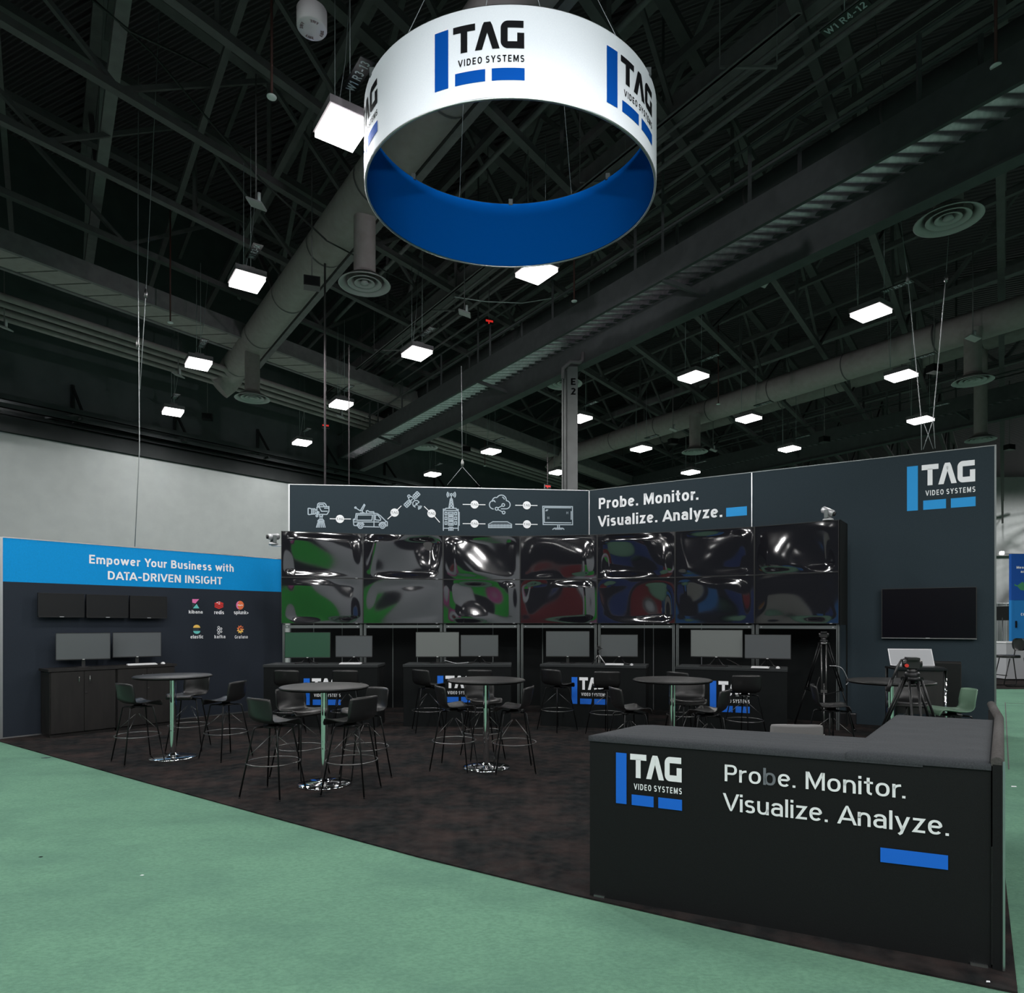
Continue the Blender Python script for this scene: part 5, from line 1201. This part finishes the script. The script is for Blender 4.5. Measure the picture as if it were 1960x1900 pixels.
g = MB(); g.bar(ty(pb, 9.5, 0, .15), ty(pb, 53, 0, .15), .1, .36); rel(t, g).build('side_beam', M['steel'], t)
for k, py in enumerate((566, 580, 594, 607)):
    p = atz(0, py, 9.35 - .03 * k); o = ty(p, 10); y1 = 56.0
    while wall_clip(ty(p, y1)) < .5: y1 -= .5
    g = MB(); g.tube([(0, 0, 0), ty(p, y1) - o], .085 - .012 * (k % 2), 10)
    tag(g.build('pipe', M['duct'], loc=o), 'one of four parallel grey pipes running along the dark left hall wall', 'pipe', 'four wall pipes')
# ledge beam on the left hall wall with triangular brackets
g = MB(); g.bar(wl(-14, .78, 7.78), wl(54, .78, 7.78), .10, .14); g.bar(wl(-14, .50, 7.62), wl(54, .50, 7.62), .12, .12); g.bar(wl(-14, .2, 7.5), wl(54, .2, 7.5), .10, .10)
for i in range(24): a_ = wl(-13 + i * 2.8, .05, 7.6); g.bar(a_, wl(-12.2 + i * 2.8, .78, 7.74), .05, .06); struct(g.build('ceiling_beam', M['hall_dark']))
for i in range(14):
    s_ = -1.2 + i * 2.95; g = MB(); o = wl(s_, .02, 7.6); g.bar(wl(s_, .04, 7.6) - o, wl(s_, .04, 8.75) - o, .08, .08); g.bar(wl(s_, .04, 8.7) - o, wl(s_, .78, 7.85) - o, .06, .06); g.bar(wl(s_, .04, 7.62) - o, wl(s_, .8, 7.62) - o, .06, .06)
    tag(g.build('wall_bracket', M['shade_black'], loc=o), 'triangular steel bracket holding the ledge on the left hall wall', 'bracket', 'ledge brackets')

# ---- round cloth ducts with drops and diffusers
def diffuser(parent, c, R=.475):
    g = MB(); 
    for r0, r1, z0, z1 in ((R, R * .70, 0, .10), (R * .66, R * .44, .015, .10), (R * .40, R * .20, .02, .09)):
        g.lathe([(r0, z0), (r0 - .01, z0 + .012), (r1, z1), (r1 - .012, z1 - .01), (r0 - .02, z0 - .004), (r0, z0)], c, 40)
    g.lathe([(R * .16, .02), (0, .015)], c, 24); g.lathe([(R * .16, .02), (R * .10, .08), (0, .09)], c, 24)
    rel(parent, g).build('diffuser', M['diffuser'], parent)
    g = MB(); g.lathe([(R * .72, .11), (R * .5, .16), (.20, .22)], c, 32); rel(parent, g).build('collar', M['duct'], parent)
def duct(p, y0, y1, r, label, drops, elbow=None, name='air_duct', mm='duct'):
    t = thing(name, label, 'air duct', thr(p, y0))
    y1 = yend(p, y1, 1.2) if not elbow else y1
    A, B = thr(p, y0), thr(p, y1)
    g = MB(); path = [A, B]
    if elbow: path = [A + (B - A) * (i / 12) for i in range(12)] + [B, B + VX * .3, B + VX * .55 + Vector((0, 0, -.12)) + elbow * .05, B + VX * .75 + elbow * .22 + Vector((0, 0, -.3)), B + VX * .8 + elbow * .5 + Vector((0, 0, -.5))]
    g.tube(path, r, 28); rel(t, g).build('main', M[mm], t)
    Y = y0 + .8
    while Y < y1:
        g = MB(); c = thr(p, Y); g.tube([c - VX * .02, c + VX * .02], r + .008, 28, caps=False); rel(t, g).build('seam_band', M['steel_dark'], t); Y += 2.1
    for px, py in drops:
        c = atz(px, py, 8.0); top = p.z - r * .6
        g = MB(); g.lathe([(.20, .20), (.20, top - 8.0)], c, 24); rel(t, g).build('drop', M['duct'], t); diffuser(t, c)
    return t
pD = atz(630, 464, 9.6)
duct(pD, 7.0, 20.6, .40, 'thick grey round air duct on the left with hanging drops and round diffusers', [(698, 545), (483, 763)], Vector((-.6, -.4, 0)))
pD2 = atz(1700, 677, 9.6)
duct(pD2, 11.5, 31.5, .40, 'thick grey round air duct crossing behind the long slate wall', [(1862, 730), (1330, 865)], Vector((-.9, .1, -.4)))
pD3 = atz(1080, 735, 8.0); pD3.z = 9.9
duct(pD3, 8.0, 34, .28, 'round air duct hidden high above the long walkway with three round diffusers below', [(1815, 422), (1080, 735), (813, 856)], mm='walk_steel')
pD4 = atz(1877, 842, 8.0); pD4.z = 11.4
duct(pD4, 18, 40, .36, 'farthest air duct with one round diffuser just above the end of the slate wall', [(1877, 842)])
# long angle iron beside the left duct
p = atz(690, 470, 9.5); g = MB(); g.bar(thr(p, 7), thr(p, 21), .14, .10); struct(g.build('ceiling_beam', M['steel']))

# ---- building column with conduits and its number
cb = atz(1090, 706, 7.80); cw = .32
t = thing('building_column', 'pale building column marked E 2 rising behind the booth walls', 'column', (cb.x, cb.y, 0))
g = MB(); g.box(-.06, cw / 2 + .02, -cw / 2, cw / 2, 0, 7.80); g.box(-cw / 2, -.06, -cw / 2 + .08, cw / 2, 0, 7.80); g.build('shaft', M['column_paint'], t)
for x in (-.17, -.11):
    g = MB(); g.tube([(x, -cw / 2 - .02 + (.06 if x < -.15 else .03), 0), (x, -cw / 2 - .02 + (.06 if x < -.15 else .03), 7.3), (x, -cw / 2 + .02, 7.7)], .025, 10); g.build('conduit', M['column_paint'], t)
g = MB(); g.tube([(-.17, -.2, 7.5), (-.17, -.25, 7.72), (.0, -.3, 7.86), (.2, -.3, 7.84), (.28, -.25, 7.9), (.3, -.2, 8.1)], .045, 12); g.build('bent_pipe', M['steel'], t)
g = MB(); q = Plane((0, -cw / 2, 0), (1, 0, 0)); q.n = Vector((0, -1, 0))
put_text(g, q, 'E', (.02, 7.36), (.13, 7.36), .16, .2, .1, .006); put_text(g, q, '2', (.02, 7.13), (.13, 7.13), .16, .2, .1, .006); g.build('lettering', M['print_black'], t)

# ---- small fixtures under the roof
def pend(px, py, z, top, name, label, cat, build, rodm='steel', rod=.012):
    c = atz(px, py, z); t = thing(name, label, cat, c); build(t)
    g = MB(); g.tube([(0, 0, .02), (0, 0, top - z)], rod, 8); g.build('rod', M[rodm], t); return t
def b_fire(t):
    g = MB(); g.lathe([(0, -.20), (.155, -.20), (.165, -.185), (.165, .0), (.10, .03), (0, .03)], seg=32); g.build('housing', M['diffuser'], t)
    g = MB()
    for k in range(4):
        a = k * math.pi / 2 + .5; chars, W = text_polys('FIRE', .18)
        for polys in chars:
            for po in polys:
                pts = []
                for x, y in po:
                    th = a - (x / W - .5) * .75; rr = .095 + y * .035; pts.append((rr * math.cos(th), rr * math.sin(th), -.203))
                g.face(pts)
    g.build('lettering', M['red_pipe'], t)
pend(597, 22, 8.6, 12.5, 'fire_speaker', 'white cylindrical fire alarm speaker lettered FIRE near the upper edge', 'alarm speaker', b_fire)
def b_disc(t):
    g = MB(); g.lathe([(0, 0), (.06, 0), (.065, .012), (.03, .03), (.0, .04)], seg=24); g.build('disc', M['white_plastic'], t)
for px, py, lb in ((520, 187, 'red sprinkler drop with a pale disc near the R3-13 lamp'), (1906, 128, 'red sprinkler drop with a pale disc by the upper right edge'), (326, 618, 'red sprinkler drop with a pale disc before the left hall wall'), (928, 892, 'thin red sprinkler drop just above the icon wall'), (1099, 577, 'small pale disc under a drop below the ring sign'), (1375, 774, 'red sprinkler drop passing in front of the right air duct')):
    pend(px, py, 8.7, 11.4, 'sprinkler_drop', lb, 'sprinkler', b_disc, 'red_pipe', .018)
def b_ap(t):
    g = MB(); g.box(-.14, .14, -.12, .12, 0, .03, 0, Matrix.Rotation(.35, 4, 'Y')); g.build('plate', M['diffuser'], t)
    g = MB(); g.tube([(.05, 0, .03), (.05, 0, .2)], .03, 10); g.build('mount', M['white_plastic'], t)
for px, py, lb in ((490, 392, 'small pale antenna plate under the beams above the R3-14 lamp'), (889, 601, 'small pale antenna plate hanging over the R4-14 lamp'), (341, 719, 'small pale antenna plate near the R3-15 lamp'), (1862, 648, 'small pale antenna plate in front of the right duct drop'), (8, 628, 'small pale antenna plate at the left picture edge'), (1288, 823, 'small pale antenna plate under the right air duct'), (1456, 542, 'small pale antenna plate under the long walkway'), (652, 798, 'small pale antenna plate under the R4-15 lamp'), (1365, 862, 'small pale antenna plate above the slogan on the slate wall')):
    pend(px, py, 8.8, 11.0, 'antenna_plate', lb, 'antenna', b_ap)
def b_spk(t):
    g = MB(); g.box(-.16, .16, -.12, .12, -.10, .10, 0, Matrix.Rotation(.3, 4, 'Z')); g.build('cabinet', M['plastic'], t)
    g = MB(); g.box(-.14, .14, -.125, -.12, -.08, .08, 0, Matrix.Rotation(.3, 4, 'Z')); g.build('grille', M['black_metal'], t)
for px, py, lb in ((597, 542, 'black box loudspeaker hanging beside the left air duct'), (397, 798, 'black box loudspeaker before the left hall wall near the R3-16 lamp'), (892, 860, 'black box loudspeaker next to the R5-15 lamp'), (1578, 841, 'black box loudspeaker above the slate wall next to the R7-13 lamp'), (1788, 706, 'black box loudspeaker under the right air duct'), (1288, 845, 'black box loudspeaker above the slogan'), (1932, 856, 'black box loudspeaker hanging in front of the far white wall')):
    pend(px, py, 8.6, 11.2, 'ceiling_speaker', lb, 'loudspeaker', b_spk)
# hanging stage lamp boxes under the long walkway
for px, py, lb in ((743, 818, 'small grey box lamp hooked under the lower end of the long walkway'), (974, 702, 'slim pale box hooked on the side of the long walkway')):
    c = atz(px, py, 9.1); t = thing('box_fixture', lb, 'fixture', c)
    g = MB(); g.box(-.16, .16, -.05, .05, -.10, .10, 0, Matrix.Rotation(-.5, 4, 'Y')); g.build('housing', M['diffuser'], t)
    g = MB(); g.tube([(0, 0, .1), (0, 0, .5)], .015, 8); g.build('hook', M['steel'], t)
# exit signs glowing red far away
for px, py, z, lb in ((936, 617, 9.5, 'small red glowing exit sign beyond the long walkway'), (623, 816, 8.2, 'small red glowing sign by the end of the long walkway'), (1048, 932, 6.4, 'tiny red glowing sign just above the icon wall')):
    c = atz(px, py, z); t = thing('exit_sign', lb, 'sign', c, .4)
    g = MB(); g.box(-.12, .12, -.03, .03, -.06, .08); g.build('housing', M['black_metal'], t)
    g = MB(); g.box(-.10, .10, -.036, -.031, .0, .05); g.box(-.03, .0, -.036, -.031, -.05, .0); g.build('lit_face', M['red_glow'], t)
    g = MB(); g.tube([(0, 0, .08), (0, 0, 1.6)], .012, 6); g.build('rod', M['steel'], t)
# rigging cables
def rig(name, pts, r, label, m='cable', cat='cable', hooks=()):
    o = Vector(pts[-1]); t = thing(name, label, cat, o)
    g = MB(); g.tube([Vector(p) - o for p in pts], r, 6); g.build('line', M[m], t)
    for p in hooks:
        g = MB(); g.lathe([(0, -.10), (.025, -.08), (.028, .0), (.012, .06), (0, .10)], Vector(p) - o, 10); g.build('hook', M['gun_metal'], t)
    return t
YL = 11.9; PP = lambda x, y: at(x, y, YL)
b = PP(258, 1046)
rig('rigging_cable', [PP(265, 120), PP(264, 500), PP(266, 700), PP(267, 860), PP(258, 1046)], .007, 'vertical steel cable dropping to the top of the blue-banner wall', hooks=[PP(263.5, 655)])
rig('rigging_cable', [PP(306, 0), PP(297, 200), PP(280, 545), PP(268, 745)], .006, 'slanting steel cable joining the vertical one over the banner wall', hooks=[PP(279, 560)])
YR = 11.3; PR_ = lambda x, y: at(x, y, YR)
rig('rigging_cable', [PR_(1670, 0), PR_(1737, 525), PR_(1763, 800), PR_(1764, 861)], .006, 'steel cable dropping to the slate wall left of its emblem', hooks=[PR_(1737, 530)])
rig('rigging_cable', [PR_(1840, 60), PR_(1811, 525), PR_(1786, 800), PR_(1790, 858)], .006, 'steel cable dropping to the slate wall right above its emblem', hooks=[PR_(1811, 530)])
for a_, b_2, lb in (((1765, 800), (1786, 859), 'crossing sling leg leaning right over the slate wall emblem'), ((1787, 800), (1767, 860), 'crossing sling leg leaning left over the slate wall emblem')):
    rig('sling', [PR_(*a_), PR_(*b_2)], .005, lb)
YD = 14.0; PD_ = lambda x, y: at(x, y, YD)
rig('rigging_cable', [PD_(883, 700), PD_(885, 893)], .006, 'steel cable with a hook hanging over the icon wall', hooks=[PD_(885, 885)])
rig('sling', [PD_(885, 893), PD_(856, 928)], .005, 'sling leg falling left to the top of the icon wall')
rig('sling', [PD_(885, 893), PD_(918, 930)], .005, 'sling leg falling right to the top of the icon wall')
rig('hoist_chain', [PD_(622, 462), PD_(622, 700), PD_(622, 927)], .022, 'thick dark hoist line hanging straight down behind the icon wall', 'steel_dark', 'hoist chain')
rig('hoist_chain', [PD_(668, 660), PD_(668, 927)], .012, 'thin dark hoist line behind the icon wall', 'steel_dark', 'hoist chain')
rig('power_cable', [at(400, 130, 11), at(250, 60, 10.2), at(176, 0, 9.6)], .018, 'black power cable crossing the roof beams at the upper left', 'black_cable')
rig('power_cable', [at(625, 460, 13), at(500, 345, 12.5), at(400, 230, 12), at(290, 100, 11.2), at(180, 0, 10.5)], .018, 'long black power cable sagging from the upper left to the left air duct', 'black_cable')
rig('power_cable', [at(624, 460, 13), at(700, 500, 14), at(790, 545, 15)], .014, 'black power cable running from the left air duct towards the ring sign', 'black_cable')
rig('data_cable', [at(870, 568, 16), at(930, 577, 16.2), at(1000, 580, 16.4), at(1060, 570, 16.6), at(1100, 556, 16.8)], .012, 'pale cable loop sagging below the ring sign', 'silver')

for x_ in (-2.4, 2.4): spot((x_, -3.2, 3.0), (x_ * -.15, 10.25, 7.75), 1250, 17, .4)  # unseen low spots added behind the viewer to brighten the ring's blue inside
# ------------------------------------------------------------------ unseen booth walls added behind the viewer to colour reflections in screens and poles
for x0, x1, y, h, cl, lb in ((-1.3, .9, -6.5, 3.3, (.02, .42, .04), 'plain green booth wall added behind the viewer for reflections'), (1.1, 5.0, -7, 5.0, (.44, .46, .50), 'tall plain white booth wall added behind the viewer for reflections'),
        (-2.0, -1.5, -7.5, 3.6, (.52, .06, .30), 'narrow plain magenta booth wall added behind the viewer for reflections'), (-3.3, -2.1, -8, 4.4, (.50, .52, .58), 'plain lilac booth wall added behind the viewer for reflections'), (-6.2, -3.6, -8, 3.4, (.20, .015, .015), 'plain dark red booth wall added behind the viewer for reflections'),
        (-10, -6.5, -7, 3.4, (.02, .05, .20), 'plain navy booth wall added behind the viewer for reflections'), (-12.5, -10.4, -5, 2.8, (.05, .22, .60), 'plain mid blue booth wall added out of view for reflections'), (-16, -12.8, -4, 3.6, (.48, .48, .46), 'plain cream booth wall added out of view for reflections'), (-19.5, -16.3, -2, 2.2, (.50, .24, .04), 'low plain orange booth wall added out of view for reflections'), (-25, -20, 1, 4.2, (.5, .5, .5), 'tall plain pale grey booth wall added out of view for reflections'), (6, 11, -5, 3.2, (.04, .12, .35), 'plain deep blue booth wall added out of view for reflections')):
    t = thing('added_booth', lb, 'display wall', ((x0 + x1) / 2, y, -.01)); w = (x1 - x0) / 2
    g = MB(); g.box(-w, w, -.1, 0, 0.04, h); g.build('panel', mat('added_booth_print', cl, .7), t)
    g = MB(); g.box(-w - .05, -w, -.12, .02, 0, h); g.box(w, w + .05, -.12, .02, 0, h); g.box(-w, w, -.12, .02, h, h + .05); g.build('frame', M['alu'], t)

# ------------------------------------------------------------------ far right background
t = thing('drape_wall', 'grey pipe-and-drape curtain wall far behind the end of the slate wall', 'curtain', (44, 60, 0))
rows = []; n = 160
for j in range(3): rows.append([(-7 + 20 * i / n, .18 * math.sin(i * 1.9), 3.4 * j / 2) for i in range(n + 1)])
g = MB(); g.grid(rows, 0, True); g.build('curtain', mat('grey_drape', (.21, .22, .23), .9), t)
g = MB(); g.tube([(-7, -.05, 3.42), (13, -.05, 3.42)], .03, 8); g.tube([(0.6, -.25, 0), (.6, -.25, 3.5)], .05, 8); g.build('pipe', M['alu'], t)
c = at(1936, 1190, 24.0)
t = thing('blue_booth', 'neighbouring bright blue booth wall at the right edge with map print and door', 'display wall', (c.x, 24.0, 0))
g = MB(); g.box(0, 4, 0, .12, 2.54, 4.19); g.build('upper_panel', mat('booth_royal_blue', (.004, .075, .36), .6), t)
g = MB(); g.box(0.06, 4, 0.01, .11, 0, 2.54); g.build('door', mat('booth_sky_blue', (.012, .19, .52), .6), t)
g = MB(); g.box(0, .07, 0, .12, 0, 2.54); g.build('jamb', bpy.data.materials['booth_sky_blue'], t)
q = Plane((0, 0, 0), (1, 0, 0)); q.n = Vector((0, -1, 0)); cc = Vector((c.x, 24, 0))
def qh(x, y): p = at(x, y, 24.0) - cc; return (p.x, p.z)
g = MB(); s_ = 24 / F
put_text(g, q, 'Measure', qh(1945.5, 1088), qh(1974, 1088), 5.0 * s_, .2, .1, .005); put_text(g, q, 'and', qh(1953.5, 1096), qh(1966, 1096), 5 * s_, .2, .1, .005); put_text(g, q, 'CO', qh(1953.5, 1178), qh(1962, 1178), 5 * s_, .2, .1, .012)
g.build('lettering', M['print_white'], t)
g = MB(); g.face([(p[0], -.006, p[1]) for p in (qh(1941, 1117), qh(1947, 1120), qh(1957, 1113), qh(1962, 1118), qh(1962, 1130), qh(1953, 1129), qh(1947, 1122), qh(1942, 1121))]); g.build('map_print', mat('map_green', (.05, .25, .12), .6), t)
g = MB(); g.box(*(sorted((qh(1943, 0)[0], qh(1945, 0)[0]))), -.05, .0, qh(0, 1201)[1], qh(0, 1188)[1]); g.build('handle', M['black_metal'], t)
c = at(1926, 1228, 20.5)
t = thing('white_counter', 'low white counter standing before the bright blue booth', 'counter', (c.x, 20.5, 0))
g = MB(); g.box(0, 2.2, 0, .6, 0.03, c.z - .04); g.build('body', mat('counter_white', (.36, .37, .39), .6), t)
g = MB(); g.box(-.02, 2.22, -.02, .62, c.z - .04, c.z); g.build('top', M['white_plastic'], t)
tag(MB().build('x', []), None) if False else None
g = MB(); p0 = fl(1911, 1317); g.prism([(p0.x - 1.2, p0.y - .05), (p0.x + 4, p0.y - .25), (p0.x + 4, p0.y + 4.5), (p0.x - 1.2, p0.y + 4.5)], -.011, -.004); tag(g.build('neighbour_carpet', M['booth_carpet']), 'dark carpet under the white counter of the neighbouring booth', 'carpet')
# sled-base chair
Yc = 18.6; c = at(1931, 1256, Yc); k = Yc / F
t = thing('sled_chair', 'tall black sled-base chair with a rounded back in front of the white counter', 'chair', (c.x, Yc, 0), 0)
zs = c.z
g = MB(); g.prism([(.30 * math.cos(i * .3142) - .02, .24 * math.sin(i * .3142)) for i in range(20)], zs - .035, zs + .04, bev=.02); g.build('seat', M['plastic'], t)
zb = at(0, 1233, Yc).z; rows = []
for j in range(9):
    a = j / 8 * math.pi; rows.append([(.30 + .05 * math.cos(a) * 0 + .04 * abs(i / 4 - 1) ** 2 * -1 + (.0 if True else 0), (i / 4 - 1) * .24 * max(.15, math.sin(a)) ** .5, zb - .17 * math.cos(a)) for i in range(9)])
g = MB(); g.grid(rows, 0, True); g.grid([[(x + .05, y, z) for x, y, z in r] for r in rows], 0, True); g.grid([[r[0] for r in rows] + [r[-1] for r in reversed(rows)], [(r[0][0] + .05, r[0][1], r[0][2]) for r in rows] + [(r[-1][0] + .05, r[-1][1], r[-1][2]) for r in reversed(rows)]], close_u=True); g.build('backrest', M['plastic'], t)
for sy in (-.2, .2):
    g = MB(); g.tube([(.32, sy * .8, zb), (.30, sy, zs + .05), (.27, sy, zs - .05), (.36, sy, .10), (.33, sy, .015), (-.20, sy, .015), (-.28, sy, .06), (-.12, sy, zs - .05)], .014, 8); g.build('frame', M['black_metal'], t)
g = MB(); g.tube([(-.2, -.2, .30), (-.2, .2, .30)], .012, 8); g.build('foot_bar', M['black_metal'], t)
t = thing('hanging_monitor', 'small dark monitor seen edge-on beside the blue booth', 'monitor', (at(1931.5, 1175, 24.6).x, 24.6, 0))
g = MB(); z0 = at(0, 1187, 24.6).z; z1 = at(0, 1160, 24.6).z; g.box(-.03, .02, 0, .6, z0, z1); g.build('casing', M['plastic'], t)
g = MB(); g.tube([(-.02, .3, 0), (-.02, .3, z0 + .1)], .02, 8); g.build('pole', M['alu_dark'], t)
tl = thing('far_downlight', 'tiny bright lamp on the far white hall wall', 'ceiling light', (at(1919, 1058, 62.4).x, 62.4, at(1919, 1058, 62.4).z))
g = MB(); g.box(-.14, .14, 0, .2, -.14, .14); g.build('lens', M['glow'], tl)
